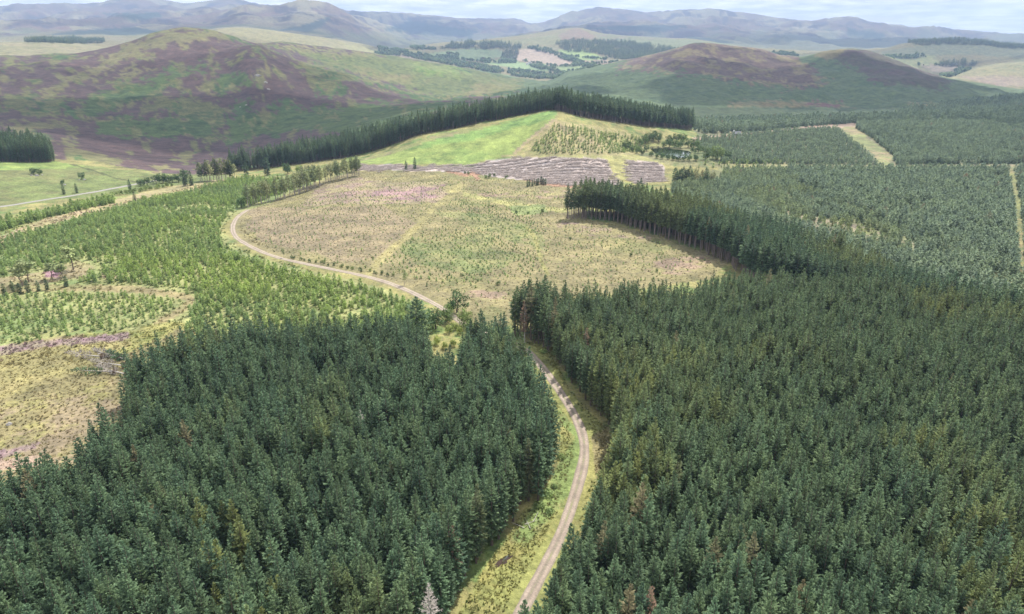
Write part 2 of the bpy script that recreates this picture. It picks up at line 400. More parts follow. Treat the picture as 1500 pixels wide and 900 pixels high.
# plantations: young trees stand in grass
paint(zone([(-400,345),(0,342),(130,310),(260,278),(345,262),(480,258),(380,302),(340,318),(325,340),(360,372),(440,395),(560,420),(640,460),(600,530),(250,560),(-400,560)], 0.6, 140, 600), (.22, .31, .10), (.30, .33, .12))
paint(zone([(-400,330),(0,325),(170,285),(180,300),(0,345),(-400,370)], 0.6, 300, 600), (.25, .33, .09), (.30, .30, .12))
paint(polydist(PPX + WX * 2, PPY + WY * 2, [(-100,375),(0,352),(70,325),(140,308),(210,286),(260,276),(330,268)]) < 5, (.45, .36, .22), (.36, .33, .15))
paint(zone([(0,412),(60,400),(110,382),(135,392),(125,410),(60,420),(-200,440),(-200,425)], 1, 160, 420), (.35, .30, .16), (.31, .30, .13))
paint(zone([(62,398),(85,396),(85,408),(64,408)], 0.5, 160, 420), PINK)
paint(zone([(150,402),(182,400),(180,408),(152,408)], 0.5, 160, 420), (.45, .36, .2))
paint(polydist(PPX + WX, PPY + WY, [(-200,432),(0,424),(110,422),(200,424),(268,434),(282,440),(262,455),(235,470),(205,492),(190,505)]) < 5, (.28, .29, .11), (.32, .28, .13))
# near-left rough ground
ROUGH = [(-500,540),(0,515),(60,500),(130,490),(185,485),(230,470),(260,470),(330,500),(260,560),(200,700),(60,780),(-500,1000)]
rz = zone(ROUGH, 1, 60, 400)
paint(rz, (.29, .25, .11), (.25, .23, .10))
paint(rz & (nz1 + 0.5 * nz2 > 0.15), (.33, .27, .16), (.30, .29, .10))
paint(rz & (nz1 < -0.45), (.22, .27, .07), (.33, .33, .10))
paint(zone([(-300,560),(0,528),(60,515),(180,490),(190,505),(120,540),(60,565),(0,580),(-300,650)], 1, 60, 400), (.36, .32, .13), (.31, .29, .11))
for poly in [[(0,512),(80,500),(150,492),(185,486),(190,495),(120,505),(40,515),(0,522)], [(0,660),(60,648),(55,655),(0,672)]]:
    paint(zone(poly, .8, 60, 400), (.34, .23, .25), (.30, .26, .18))
paint(zone([(-20,675),(60,668),(60,682),(-20,692)], 0.8, 60, 300), (.48, .36, .26))
# right-hand plantations
paint(zone([(985,262),(1060,246),(1760,246),(1760,430),(1500,400),(1300,352),(1100,305),(985,285)], 0.3, 220, 900), (.14, .19, .08), (.20, .22, .10))
for poly in [[(1150,310),(1260,325),(1330,350),(1440,372),(1500,395),(1440,392),(1330,372),(1230,345),(1140,325)], [(1380,345),(1480,350),(1490,372),(1400,372)]]:
    paint(zone(poly, 2, 250, 900), (.24, .27, .11), (.27, .24, .16))
paint(zone([(1015,190),(1250,186),(1760,180),(1760,243),(1300,243),(1060,243)], 0.3, 500, 1200), (.15, .19, .09), (.20, .20, .11))
paint(polydist(PPX + WX * 2, PPY + WY, [(1015,205),(1100,198),(1200,186),(1250,183),(1290,184)]) < 3, (.40, .30, .22))
paint(polydist(PPX + WX, PPY + WY, [(1000,238),(1060,240),(1180,244),(1290,244),(1400,244),(1760,242)]) < 2.2, (.34, .29, .17), (.24, .25, .11))
RIDE1 = [(1225,188),(1252,186),(1275,205),(1305,228),(1308,244),(1290,244),(1275,225),(1245,205)]
paint(zone(RIDE1, 1.2, 500, 1200), (.33, .28, .15), (.22, .26, .10))
RIDE2 = [(1474,247),(1486,247),(1496,300),(1504,400),(1490,400),(1486,320)]
paint(zone(RIDE2, .8, 300, 900), (.31, .27, .13), (.22, .25, .09))
paint(zone([(985,215),(1055,212),(1100,235),(1060,246),(985,243),(930,228)], 1, 380, 700), (.15, .20, .08), (.24, .24, .11))
# beside the forest track
TRACK = [(735,960),(762,900),(785,858),(808,815),(826,775),(840,735),(850,700),(857,670),(857,650),(850,625),(838,602),(824,580),(808,557),(790,533),(776,516),(764,508),(748,502),(728,496),(705,488),(682,477),(664,465),(649,452),(622,438),(600,427),(575,417),(548,408),(520,402),(490,396),(462,390),(438,385),(410,379),(385,370),(362,359),(347,350),(341,340),(341,330),(346,320),(354,313),(366,306)]
VERGE = [(560,1100),(640,940),(672,900),(690,870),(710,830),(742,790),(765,750),(795,740),(812,700),(822,650),(812,620),(790,580),(765,540),(750,505),(790,500),(817,530),(832,567),(858,597),(884,620),(896,650),(893,700),(880,740),(862,790),(835,850),(812,900),(760,1010),(720,1100)]
vz = zone(VERGE, .3, 50, 190)
paint(vz, (.36, .35, .10), (.28, .31, .09))
paint(vz & (nz2 + nz1 > .3), (.20, .29, .08), (.32, .32, .10))
paint(zone([(808,690),(850,640),(815,600),(830,600),(868,640),(850,700),(800,760),(770,800),(740,800)], 1, 50, 190), (.36, .33, .13), (.22, .31, .09))
paint(zone([(905,620),(872,640),(872,700),(858,760),(830,830),(800,900),(870,900),(905,700)], .6, 50, 190), (.36, .33, .10), (.30, .27, .12))
# farmland in the far valley
def far(poly, c, c2=None, edge=0.12, dmin=2060, dmax=4100):
    paint(zone(poly, edge, dmin, dmax), c, c2)
farb = (RRR > 2060) & (RRR < 4300)
paint(farb, (.26, .28, .10), (.31, .28, .13))
far([(-100,62),(60,60),(170,70),(100,82),(-100,90)], (.42, .37, .20), (.33, .33, .15), 1)
far([(310,45),(350,38),(450,50),(540,66),(560,80),(470,72),(380,58)], (.42, .38, .19), (.36, .35, .15), 1)
far([(500,64),(560,74),(620,74),(600,84),(520,80)], (.42, .42, .17))
far([(555,80),(570,78),(610,82),(608,86),(570,84)], (.45, .38, .25))
far([(630,78),(690,71),(735,74),(740,82),(700,90),(670,86),(620,82)], (.32, .46, .20), (.27, .37, .17))
far([(752,74),(770,71),(800,76),(825,86),(845,95),(812,97),(770,92),(752,86)], (.55, .44, .32))
far([(710,93),(735,89),(800,94),(805,105),(760,101)], (.34, .50, .20))
far([(818,74),(850,72),(875,80),(888,88),(860,92),(830,84)], (.44, .60, .14), (.36, .52, .16))
far([(845,90),(885,87),(905,92),(880,96),(850,94)], (.44, .36, .24))
far([(815,97),(850,96),(870,100),(830,107),(815,103)], (.32, .44, .16))
far([(610,88),(720,106),(790,120),(700,114),(620,100)], (.20, .32, .13))
far([(640,62),(760,58),(800,52),(860,56),(870,62),(800,66),(700,62)], (.34, .32, .14), (.28, .30, .12), .6)
far([(820,50),(845,40),(870,52),(870,58),(820,60)], (.36, .22, .17), (.30, .24, .15), .6)
far([(870,50),(1000,55),(960,66),(880,60)], (.33, .24, .20), (.24, .28, .13), 1)
far([(900,58),(1010,58),(1080,66),(1000,74),(920,66)], (.25, .30, .14))
far([(1300,84),(1370,82),(1380,96),(1340,100),(1300,92)], (.44, .44, .18), (.36, .42, .16), .5)
far([(1345,95),(1400,96),(1410,102),(1370,106)], (.48, .40, .28), None, .5)
far([(1380,118),(1430,98),(1500,88),(1700,80),(1700,112),(1500,118)], (.28, .32, .15), (.36, .34, .16), .8)
far([(1400,112),(1500,112),(1700,118),(1700,130),(1460,126)], (.44, .32, .26), (.40, .34, .22), .8)
far([(1290,76),(1400,59),(1500,70),(1500,86),(1400,80),(1300,84)], (.20, .26, .14), (.25, .28, .15), .5)
far([(1150,80),(1320,80),(1290,92),(1180,92)], (.40, .40, .2), (.25, .3, .15), 1)
# the far range: heather moor with grassy glens
fr = sstep(4250, 4700, RRR)
hq = hillnoise(160, 41, 0.12); hq2 = hillnoise(60, 42, 0.15)
paint(fr, (.26, .15, .13), (.22, .17, .11))
paint(fr * sstep(0.10, 0.3, hq), (.42, .36, .20), (.34, .31, .16))
paint(fr * sstep(0.25, 0.42, -hq2), (.12, .08, .09), (.10, .085, .08))
paint(fr * sstep(44, 58, PPY + 14 * hq2), (.24, .26, .13), (.18, .22, .10), .8)
for poly in [[(380,50),(440,38),(485,24),(470,40),(440,52)], [(560,44),(600,30),(640,36),(700,46),(690,54),(600,50)], [(150,20),(230,18),(240,26),(190,30)], [(130,44),(200,40),(240,48),(160,54),(60,58),(60,52)], [(850,42),(960,36),(1010,40),(960,48)], [(1000,52),(1080,62),(1060,66),(1010,60)], [(1240,40),(1300,50),(1290,60),(1240,52)]]:
    paint(zone(poly, .4, 4300, 12000), (.05, .085, .06), (.06, .1, .07))

def sheet(name, verts, faces, mat, cols=None):
    me = bpy.data.meshes.new(name)
    me.vertices.add(len(verts)); me.vertices.foreach_set('co', np.asarray(verts, np.float32).ravel())
    faces = np.asarray(faces, np.int32)
    k = faces.shape[1]
    me.loops.add(faces.size); me.loops.foreach_set('vertex_index', faces.ravel())
    me.polygons.add(len(faces))
    me.polygons.foreach_set('loop_start', np.arange(0, faces.size, k, dtype=np.int32))
    me.polygons.foreach_set('loop_total', np.full(len(faces), k, np.int32))
    me.polygons.foreach_set('use_smooth', np.ones(len(faces), bool))
    me.update(calc_edges=True)
    for nm, c in (cols or {}).items():
        at = me.attributes.new(nm, 'FLOAT_COLOR', 'POINT')
        c4 = np.ones((len(verts), 4), np.float32); c4[:, :3] = c.reshape(-1, 3)
        at.data.foreach_set('color', c4.ravel())
    if mat: me.materials.append(mat)
    return me

def link(name, me, parent=None, **props):
    o = bpy.data.objects.new(name, me)
    COL.objects.link(o)
    if parent: o.parent = parent
    for k, v in props.items(): o[k] = v
    return o

def new_mat(name):
    m = bpy.data.materials.new(name); m.use_nodes = True
    nt = m.node_tree; nt.nodes.clear()
    out = nt.nodes.new('ShaderNodeOutputMaterial')
    return m, nt, out

def nd(nt, t, **kw):
    n = nt.nodes.new(t)
    for k, v in kw.items(): setattr(n, k, v)
    return n

def mixrgb(nt, fac, a, b, blend='MIX'):
    m = nd(nt, 'ShaderNodeMix', data_type='RGBA', blend_type=blend)
    for s, v in (('Factor', fac), ('A', a), ('B', b)):
        if hasattr(v, 'is_output') or isinstance(v, bpy.types.NodeSocket): nt.links.new(v, m.inputs[s])
        elif isinstance(v, (tuple, list)): m.inputs[s].default_value = (*v, 1)
        else: m.inputs[s].default_value = v
    return m.outputs['Result']

def ramp(nt, fac, p0, p1, c0=(0, 0, 0), c1=(1, 1, 1)):
    r = nd(nt, 'ShaderNodeValToRGB')
    r.color_ramp.elements[0].position = p0; r.color_ramp.elements[0].color = (*c0, 1)
    r.color_ramp.elements[1].position = p1; r.color_ramp.elements[1].color = (*c1, 1)
    nt.links.new(fac, r.inputs[0])
    return r.outputs[0]

def noise(nt, vec, scale, detail=3, rough=0.55):
    n = nd(nt, 'ShaderNodeTexNoise')
    n.inputs['Scale'].default_value = scale; n.inputs['Detail'].default_value = detail; n.inputs['Roughness'].default_value = rough
    if vec is not None: nt.links.new(vec, n.inputs['Vector'])
    return n.outputs['Fac']

def finish(nt, out, col, rough=0.9, bump=None, strength=0.5, dist=0.1, transl=0.0):
    b = nd(nt, 'ShaderNodeBsdfPrincipled')
    b.inputs['Roughness'].default_value = rough
    b.inputs['Specular IOR Level'].default_value = 0.2
    if isinstance(col, tuple): b.inputs['Base Color'].default_value = (*col, 1)
    else: nt.links.new(col, b.inputs['Base Color'])
    if bump is not None:
        bp = nd(nt, 'ShaderNodeBump'); bp.inputs['Strength'].default_value = strength; bp.inputs['Distance'].default_value = dist
        nt.links.new(bump, bp.inputs['Height']); nt.links.new(bp.outputs[0], b.inputs['Normal'])
    if transl > 0:
        t = nd(nt, 'ShaderNodeBsdfTranslucent')
        if isinstance(col, tuple): t.inputs['Color'].default_value = (*col, 1)
        else: nt.links.new(col, t.inputs['Color'])
        ms = nd(nt, 'ShaderNodeMixShader'); ms.inputs[0].default_value = transl
        nt.links.new(b.outputs[0], ms.inputs[1]); nt.links.new(t.outputs[0], ms.inputs[2])
        nt.links.new(ms.outputs[0], out.inputs['Surface'])
    else:
        nt.links.new(b.outputs[0], out.inputs['Surface'])
    return b

gm, nt, out = new_mat('moor_and_grass')
g = nd(nt, 'ShaderNodeNewGeometry').outputs['Position']
a = nd(nt, 'ShaderNodeAttribute', attribute_name='tone_a').outputs['Color']
b = nd(nt, 'ShaderNodeAttribute', attribute_name='tone_b').outputs['Color']
f1 = noise(nt, g, 0.09, 6, 0.72)
f2 = noise(nt, g, 0.9, 4, 0.7)
f3 = noise(nt, g, 0.012, 6, 0.7)
mx = nd(nt, 'ShaderNodeMath', operation='ADD'); nt.links.new(f1, mx.inputs[0]); nt.links.new(f3, mx.inputs[1])
c = mixrgb(nt, ramp(nt, mx.outputs[0], .88, 1.12), a, b)
c = mixrgb(nt, 1.0, c, ramp(nt, f2, .25, .75, (.55, .57, .55), (1.4, 1.38, 1.35)), 'MULTIPLY')
c = mixrgb(nt, 1.0, c, ramp(nt, f1, .3, .7, (.78, .8, .8), (1.2, 1.18, 1.15)), 'MULTIPLY')
f4 = noise(nt, g, .075, 12, .8)
c = mixrgb(nt, 1.0, c, ramp(nt, f4, .36, .64, (.58, .60, .64), (1.42, 1.40, 1.30)), 'MULTIPLY')
hgt = nd(nt, 'ShaderNodeMath', operation='ADD'); nt.links.new(f2, hgt.inputs[0]); nt.links.new(f1, hgt.inputs[1])
finish(nt, out, c, .95, hgt.outputs[0], 0.7, 0.6)

for _c in (CA, CB):
    g_ = _c.mean(-1, keepdims=True)
    _c *= np.array([1.0, .955, 1.04])
    _c[:] = (g_ + (_c - g_) * .86) * (.80 - .22 * hill[..., None])
idx = np.arange(NA * NR).reshape(NA, NR)
q = np.stack([idx[:-1, :-1], idx[1:, :-1], idx[1:, 1:], idx[:-1, 1:]], -1).reshape(-1, 4)
# the seam behind the camera is closed by sharing the first column
GX[-1], GY[-1], GZ[-1] = GX[0], GY[0], GZ[0]
V = np.stack([GX, GY, GZ], -1).reshape(-1, 3)
me = sheet('ground', V, q[:, ::-1], gm, {'tone_a': CA, 'tone_b': CB})
link('ground', me, kind='structure')

# ------------------------------------------------------------------ tracks and road
def smooth_line(pts, step):
    p = np.array(pts, float)
    for _ in range(2):
        s = np.concatenate([[0], np.cumsum(np.hypot(*np.diff(p[:, :2], axis=0).T))])
        t = np.arange(0, s[-1], step)
        p = np.stack([np.interp(t, s, p[:, 0]), np.interp(t, s, p[:, 1])], 1)
        k = np.ones(9) / 9
        e = np.concatenate([np.repeat(p[:1], 4, 0), p, np.repeat(p[-1:], 4, 0)])
        p = np.stack([np.convolve(e[:, 0], k, 'valid'), np.convolve(e[:, 1], k, 'valid')], 1)
    return p

def ribbon(name, line_px, width, mat, lift=0.1, step=1.2, nx=9, wob=0.25):
    w = np.array([hit(x, y)[:2] for x, y in line_px])
    p = smooth_line(w, step)
    d = np.gradient(p, axis=0); d /= np.hypot(d[:, 0], d[:, 1])[:, None]
    n = np.stack([-d[:, 1], d[:, 0]], 1)
    vs = []
    us = np.linspace(-1, 1, nx)
    hw = width / 2 * (1 + wob * 0.5 * fbm(p[:, 0], p[:, 1], 9, 3, .6, 77))
    for u in us:
        q_ = p + n * (hw * u)[:, None]
        z = grid_z(q_[:, 0], q_[:, 1])
        zc_ = grid_z(p[:, 0], p[:, 1])
        prof = lift * (1.25 - 0.25 * u * u) if abs(u) < 0.99 else -0.05
        if abs(u) < .99: prof = prof - 0.05 * np.exp(-((abs(u) - .45) / .15) ** 2)
        vs.append(np.stack([q_[:, 0], q_[:, 1], 0.5 * (z + zc_) + prof], 1) if abs(u) < .99 else np.stack([q_[:, 0], q_[:, 1], z + prof], 1))
    vs = np.stack(vs, 1)
    m, k = vs.shape[:2]
    ii = np.arange(m * k).reshape(m, k)
    q2 = np.stack([ii[:-1, :-1], ii[:-1, 1:], ii[1:, 1:], ii[1:, :-1]], -1).reshape(-1, 4)
    me = sheet(name, vs.reshape(-1, 3), q2[:, ::-1], mat, {'across': np.repeat(np.abs(us)[None, :, None], m, 0).repeat(3, 2)})
    link(name, me, kind='structure')
    return p

rm, nt, out = new_mat('gravel')
g = nd(nt, 'ShaderNodeNewGeometry').outputs['Position']
u = nd(nt, 'ShaderNodeAttribute', attribute_name='across').outputs['Fac']
n1_ = noise(nt, g, 0.35, 5, .7); n2_ = noise(nt, g, 3.0, 4, .7)
c = mixrgb(nt, ramp(nt, n1_, .35, .65), (.25, .205, .175), (.35, .29, .245))
c = mixrgb(nt, 1.0, c, ramp(nt, n2_, .3, .7, (.75, .75, .75), (1.2, 1.2, 1.2)), 'MULTIPLY')
ad = nd(nt, 'ShaderNodeMath', operation='MULTIPLY_ADD'); nt.links.new(n2_, ad.inputs[0]); ad.inputs[1].default_value = .9; nt.links.new(u, ad.inputs[2])
c = mixrgb(nt, ramp(nt, ad.outputs[0], 1.15, 1.4), c, (.33, .33, .13))
sb = nd(nt, 'ShaderNodeMath', operation='SUBTRACT'); nt.links.new(n1_, sb.inputs[0]); nt.links.new(u, sb.inputs[1])
c = mixrgb(nt, ramp(nt, sb.outputs[0], .42, .6), c, (.30, .29, .16))
rt = nd(nt, 'ShaderNodeMath', operation='SUBTRACT'); nt.links.new(u, rt.inputs[0]); rt.inputs[1].default_value = .48
ra = nd(nt, 'ShaderNodeMath', operation='ABSOLUTE'); nt.links.new(rt.outputs[0], ra.inputs[0])
c = mixrgb(nt, 1.0, c, ramp(nt, ra.outputs[0], .08, .38, (1.12, 1.1, 1.08), (.80, .84, .78)), 'MULTIPLY')
finish(nt, out, c, .95, n2_, .5, .08)
track_xy = ribbon('forest_track', TRACK, 2.35, rm, 0.10, 0.9)
am, nt, out = new_mat('old_asphalt')
g = nd(nt, 'ShaderNodeNewGeometry').outputs['Position']
c = mixrgb(nt, noise(nt, g, .5, 4), (.22, .21, .20), (.29, .27, .26))
finish(nt, out, c, .9)
ROAD = [(-140,322),(-60,311),(0,303),(60,294),(120,285),(180,274),(215,267),(245,262),(285,258)]
road_xy = ribbon('valley_road', ROAD, 2.8, am, 0.15, 3)

# pond
wm, nt, out = new_mat('pond_water')
gl_ = nd(nt, 'ShaderNodeBsdfGlossy'); gl_.inputs['Roughness'].default_value = .08; gl_.inputs['Color'].default_value = (.95, .95, .95, 1)
df = nd(nt, 'ShaderNodeBsdfDiffuse'); df.inputs['Color'].default_value = (.09, .10, .10, 1)
fz = nd(nt, 'ShaderNodeFresnel'); fz.inputs['IOR'].default_value = 1.5
ms = nd(nt, 'ShaderNodeMixShader')
nt.links.new(fz.outputs[0], ms.inputs[0]); nt.links.new(df.outputs[0], ms.inputs[1]); nt.links.new(gl_.outputs[0], ms.inputs[2]); nt.links.new(ms.outputs[0], out.inputs['Surface'])
pp = _pw
n = len(pp)
ctr = pp.mean(0)
sm = []
for i in range(n):
    for t in (0, .25, .5, .75):
        p0, p1, p2, p3 = pp[i - 1], pp[i], pp[(i + 1) % n], pp[(i + 2) % n]
        sm.append(0.5 * ((2 * p1) + (-p0 + p2) * t + (2 * p0 - 5 * p1 + 4 * p2 - p3) * t * t + (-p0 + 3 * p1 - 3 * p2 + p3) * t ** 3))
sm = np.array(sm)
vs = [(ctr[0], ctr[1], PZ + .75)] + [(x, y, PZ + .75) for x, y in sm]
fs = [(0, 1 + i, 1 + (i + 1) % len(sm)) for i in range(len(sm))]
link('pond_water', sheet('pond_water', vs, fs, wm), kind='structure')

# haze over the whole valley
hm = bpy.data.materials.new('haze'); hm.use_nodes = True
nt = hm.node_tree; nt.nodes.clear()
out = nd(nt, 'ShaderNodeOutputMaterial')
pv = nd(nt, 'ShaderNodeVolumePrincipled')
pv.inputs['Color'].default_value = (.48, .66, 1.0, 1)
pv.inputs['Density'].default_value = HAZE_DENSITY
pv.inputs['Anisotropy'].default_value = 0.15
nt.links.new(pv.outputs[0], out.inputs['Volume'])
zlo, zhi = float(GZ.min()) - 1.5, max(float(GZ.max()), CAMH) + 25
hv = [(x, y, z) for x in (-12200, 12200) for y in (-12200, 12200) for z in (zlo, zhi)]
hf = [(0, 1, 3, 2), (4, 6, 7, 5), (0, 4, 5, 1), (2, 3, 7, 6), (0, 2, 6, 4), (1, 5, 7, 3)]
me = bpy.data.meshes.new('haze'); me.from_pydata(hv, [], hf); me.materials.append(hm)
link('haze', me, kind='stuff', label='pale blue summer haze filling the whole valley')
print('ground done', round(time.time() - T0, 1))

#@@PLANTS

# ------------------------------------------------------------------ thin cumulus high over the valley (they shade parts of the hills)
cm, nt, out = new_mat('cloud_vapour')
df = nd(nt, 'ShaderNodeBsdfDiffuse'); df.inputs['Color'].default_value = (.9, .9, .92, 1)
tr = nd(nt, 'ShaderNodeBsdfTransparent')
ms = nd(nt, 'ShaderNodeMixShader'); ms.inputs[0].default_value = .28
nt.links.new(tr.outputs[0], ms.inputs[1]); nt.links.new(df.outputs[0], ms.inputs[2]); nt.links.new(ms.outputs[0], out.inputs['Surface'])
def cloud(px, py, a, b_, rz, seed, dmin=40):
    gx, gy, gz = hit(px, py, dmin)
    h = 1500 + 60 * seed
    k = (h - gz) / math.tan(R(SUN_EL))
    cx_, cy_ = gx + k * math.sin(R(SUN_AZ)), gy + k * math.cos(R(SUN_AZ))
    nu, nv = 40, 14
    vs, fs = [], []
    for j in range(nv + 1):
        t = math.pi * j / nv
        for i in range(nu):
            s = 2 * math.pi * i / nu
            ux, uy, uz = math.sin(t) * math.cos(s), math.sin(t) * math.sin(s), math.cos(t)
            w = 1 + .38 * float(fbm(np.array([ux * 2 + seed * 7.7]), np.array([uy * 2 + uz * .6 + seed * 3.1]), 1.0, 4, .6)[0])
            x_, y_ = ux * a * w, uy * b_ * w
            vs.append((x_ * math.cos(rz) - y_ * math.sin(rz), x_ * math.sin(rz) + y_ * math.cos(rz), (uz if uz > 0 else uz * .25) * min(a, b_) * .45 * w))
    for j in range(nv):
        for i in range(nu):
            p_, q_ = j * nu + i, j * nu + (i + 1) % nu
            fs.append((p_, q_, q_ + nu, p_ + nu))
    o = link('cloud', sheet('cloud', vs, fs, cm), kind='stuff', label='thin cumulus cloud drifting high above the hills')
    o.location = (cx_, cy_, h)
CLOUDS = [(150, 150, 560, 260, .2, 1, 500), (370, 190, 300, 130, -.1, 2, 500), (1110, 110, 470, 330, .1, 3, 700), (1330, 150, 420, 480, 0, 4, 700), 
          (440, 32, 900, 420, .3, 6, 4300), (590, 40, 700, 500, -.4, 7, 4300), (660, 35, 600, 380, .3, 8, 4300), (180, 40, 1100, 300, 0, 9, 4300), (1000, 50, 1800, 700, .1, 10, 4300), (1400, 56, 1500, 500, 0, 11, 4300), (1420, 66, 900, 300, 0, 12, 2300), (640, 75, 300, 260, 0, 13, 2300), (830, 40, 700, 500, .5, 14, 4300)]
for a_ in CLOUDS: cloud(*a_)
# ------------------------------------------------------------------ plant meshes
rng = np.random.RandomState(3)

class Tris:
    def __init__(s): s.v = []; s.f = []; s.t = []
    def tri(s, a, b, c, ta, tb, tc):
        n = len(s.v); s.v += [a, b, c]; s.t += [ta, tb, tc]; s.f.append((n, n + 1, n + 2))
    def mesh(s, name, mat):
        me = sheet(name, np.array(s.v), np.array(s.f), mat)
        at = me.attributes.new('tip', 'FLOAT', 'POINT'); at.data.foreach_set('value', np.array(s.t, np.float32))
        me.polygons.foreach_set('use_smooth', np.zeros(len(s.f), bool))
        return me

UP = np.array([0, 0, 1.0])
def spruce_crown(name, H, Rad, whorl, nb, ntw, base, mat, seed, fat=1.0):
    r = np.random.RandomState(seed); T = Tris()
    h = H - 0.25
    L0 = H - base
    # leader
    for k in range(3):
        a = r.rand() * 6.28; w = np.array([math.cos(a), math.sin(a), 0]) * .10 * fat
        T.tri(np.array([0, 0, H - .9]) - w, np.array([0, 0, H - .9]) + w, np.array([0, 0, H + .1]), .5, .5, 1)
    ang0 = r.rand() * 6.28
    lean = r.normal(0, .012, 2)
    while h > base:
        t = (H - h) / L0
        Lb = min(Rad, Rad * .12 + (H - h) * .42 * (Rad / (.16 * H))) * (1 - 0.15 * max(0, t - .8) / .2)
        n = nb if t > .15 else max(4, nb - 2)
        ang0 += 0.6 + r.rand()
        for k in range(n):
            a = ang0 + k * 6.283 / n + r.normal(0, .18)
            L = Lb * r.uniform(.65, 1.28)
            el = 0.85 - 1.25 * min(1, t * 1.6) + r.normal(0, .1)
            d = np.array([math.cos(a) * math.cos(el), math.sin(a) * math.cos(el), math.sin(el)])
            sd = np.cross(d, UP); sd /= np.linalg.norm(sd)
            roll = r.normal(0, .35); up = np.cross(sd, d); sd = sd * math.cos(roll) + up * math.sin(roll)
            p0 = np.array([lean[0] * h, lean[1] * h, h + r.normal(0, .08)])
            p1 = p0 + d * L * .6
            d2 = d + UP * (.25 + .2 * t); d2 /= np.linalg.norm(d2)
            p2 = p1 + d2 * L * .45
            w = .07 * fat + .05 * L * fat
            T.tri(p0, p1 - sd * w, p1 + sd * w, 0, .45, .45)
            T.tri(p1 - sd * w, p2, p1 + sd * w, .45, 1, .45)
            for m in range(ntw):
                s = .3 + .62 * (m + r.rand() * .6) / ntw
                q = p0 + (p1 - p0) * min(1, s / .6) + (p2 - p1) * max(0, (s - .6) / .4)
                for sg in (-1, 1):
                    ln = (.16 + .36 * L * (1.05 - s)) * r.uniform(.75, 1.25)
                    dd_ = d * .62 + sd * sg * .72 + UP * r.normal(.02, .22)
                    dd_ /= np.linalg.norm(dd_)
                    e = q + dd_ * ln
                    ww = np.cross(dd_, UP * .8 + r.normal(0, .5, 3)); ww /= np.linalg.norm(ww) + 1e-6
                    ww *= (.055 + .14 * ln) * fat
                    m_ = q + dd_ * ln * .5
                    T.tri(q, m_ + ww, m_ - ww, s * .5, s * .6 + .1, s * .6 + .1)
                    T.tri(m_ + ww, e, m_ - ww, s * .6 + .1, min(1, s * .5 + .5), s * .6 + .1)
        h -= whorl * r.uniform(.8, 1.2)
    return T.mesh(name, mat)

def trunk_mesh(name, H, r0, mat, top=0.02, n=7, lean=0.0, seg=5, limbs=None, seed=1):
    r = np.random.RandomState(seed); V_, F_ = [], []
    def tube(pts, rad):
        base = len(V_); k = n
        for i, (p, q) in enumerate(zip(pts, rad)):
            for j in range(k):
                a = 6.283 * j / k
                V_.append((p[0] + q * math.cos(a), p[1] + q * math.sin(a), p[2]))
        for i in range(len(pts) - 1):
            for j in range(k):
                a, b_ = base + i * k + j, base + i * k + (j + 1) % k
                F_.append((a, b_, b_ + k)); F_.append((a, b_ + k, a + k))
    pts = [(lean * (i / seg) ** 2 * H + r.normal(0, .02), r.normal(0, .02), H * i / seg - (.3 if i == 0 else 0)) for i in range(seg + 1)]
    tube(pts, [r0 * (1.25 if i == 0 else 1) * (1 - i / seg) + top for i in range(seg + 1)])
    for (z, a, L, el, rr_) in (limbs or []):
        p = (0, 0, z)
        e = (L * math.cos(a) * math.cos(el), L * math.sin(a) * math.cos(el), z + L * math.sin(el))
        mid = ((p[0] + e[0]) / 2, (p[1] + e[1]) / 2, (p[2] + e[2]) / 2 + .06 * L)
        tube([p, mid, e], [rr_, rr_ * .7, rr_ * .25])
    return sheet(name, V_, F_, mat)

def leafy_crown(name, lobes, leaf, per, mat, seed, flat=1.0):
    """lobes: (x, y, z, rx, ry, rz); many small leaf sprays on and inside each lobe"""
    r = np.random.RandomState(seed); T = Tris()
    for (cx, cy, cz, rx, ry, rz) in lobes:
        area = (rx * ry + ry * rz + rx * rz)
        for k in range(int(per * area)):
            v = r.normal(0, 1, 3); v /= np.linalg.norm(v)
            if v[2] < -.5 and r.rand() < .6: v[2] *= -1
            rad = r.uniform(.62, 1.06) if r.rand() < .8 else r.uniform(.2, .7)
            rad *= 1 + .16 * math.sin(v[0] * 5 + cx) * math.sin(v[1] * 5 + cz) 
            p = np.array([cx + v[0] * rx * rad, cy + v[1] * ry * rad, cz + v[2] * rz * rad])
            nrm = v + r.normal(0, .45, 3); nrm /= np.linalg.norm(nrm)
            a = np.cross(nrm, r.normal(0, 1, 3)); a /= np.linalg.norm(a) + 1e-6
            b_ = np.cross(nrm, a)
            s = leaf * r.uniform(.6, 1.3)
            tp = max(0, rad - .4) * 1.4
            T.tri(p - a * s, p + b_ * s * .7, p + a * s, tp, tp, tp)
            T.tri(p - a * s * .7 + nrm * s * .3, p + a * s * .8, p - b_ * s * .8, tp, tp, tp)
    return T.mesh(name, mat)

def inst_tint(nt):
    return nd(nt, 'ShaderNodeAttribute', attribute_type='INSTANCER', attribute_name='tint').outputs['Fac']

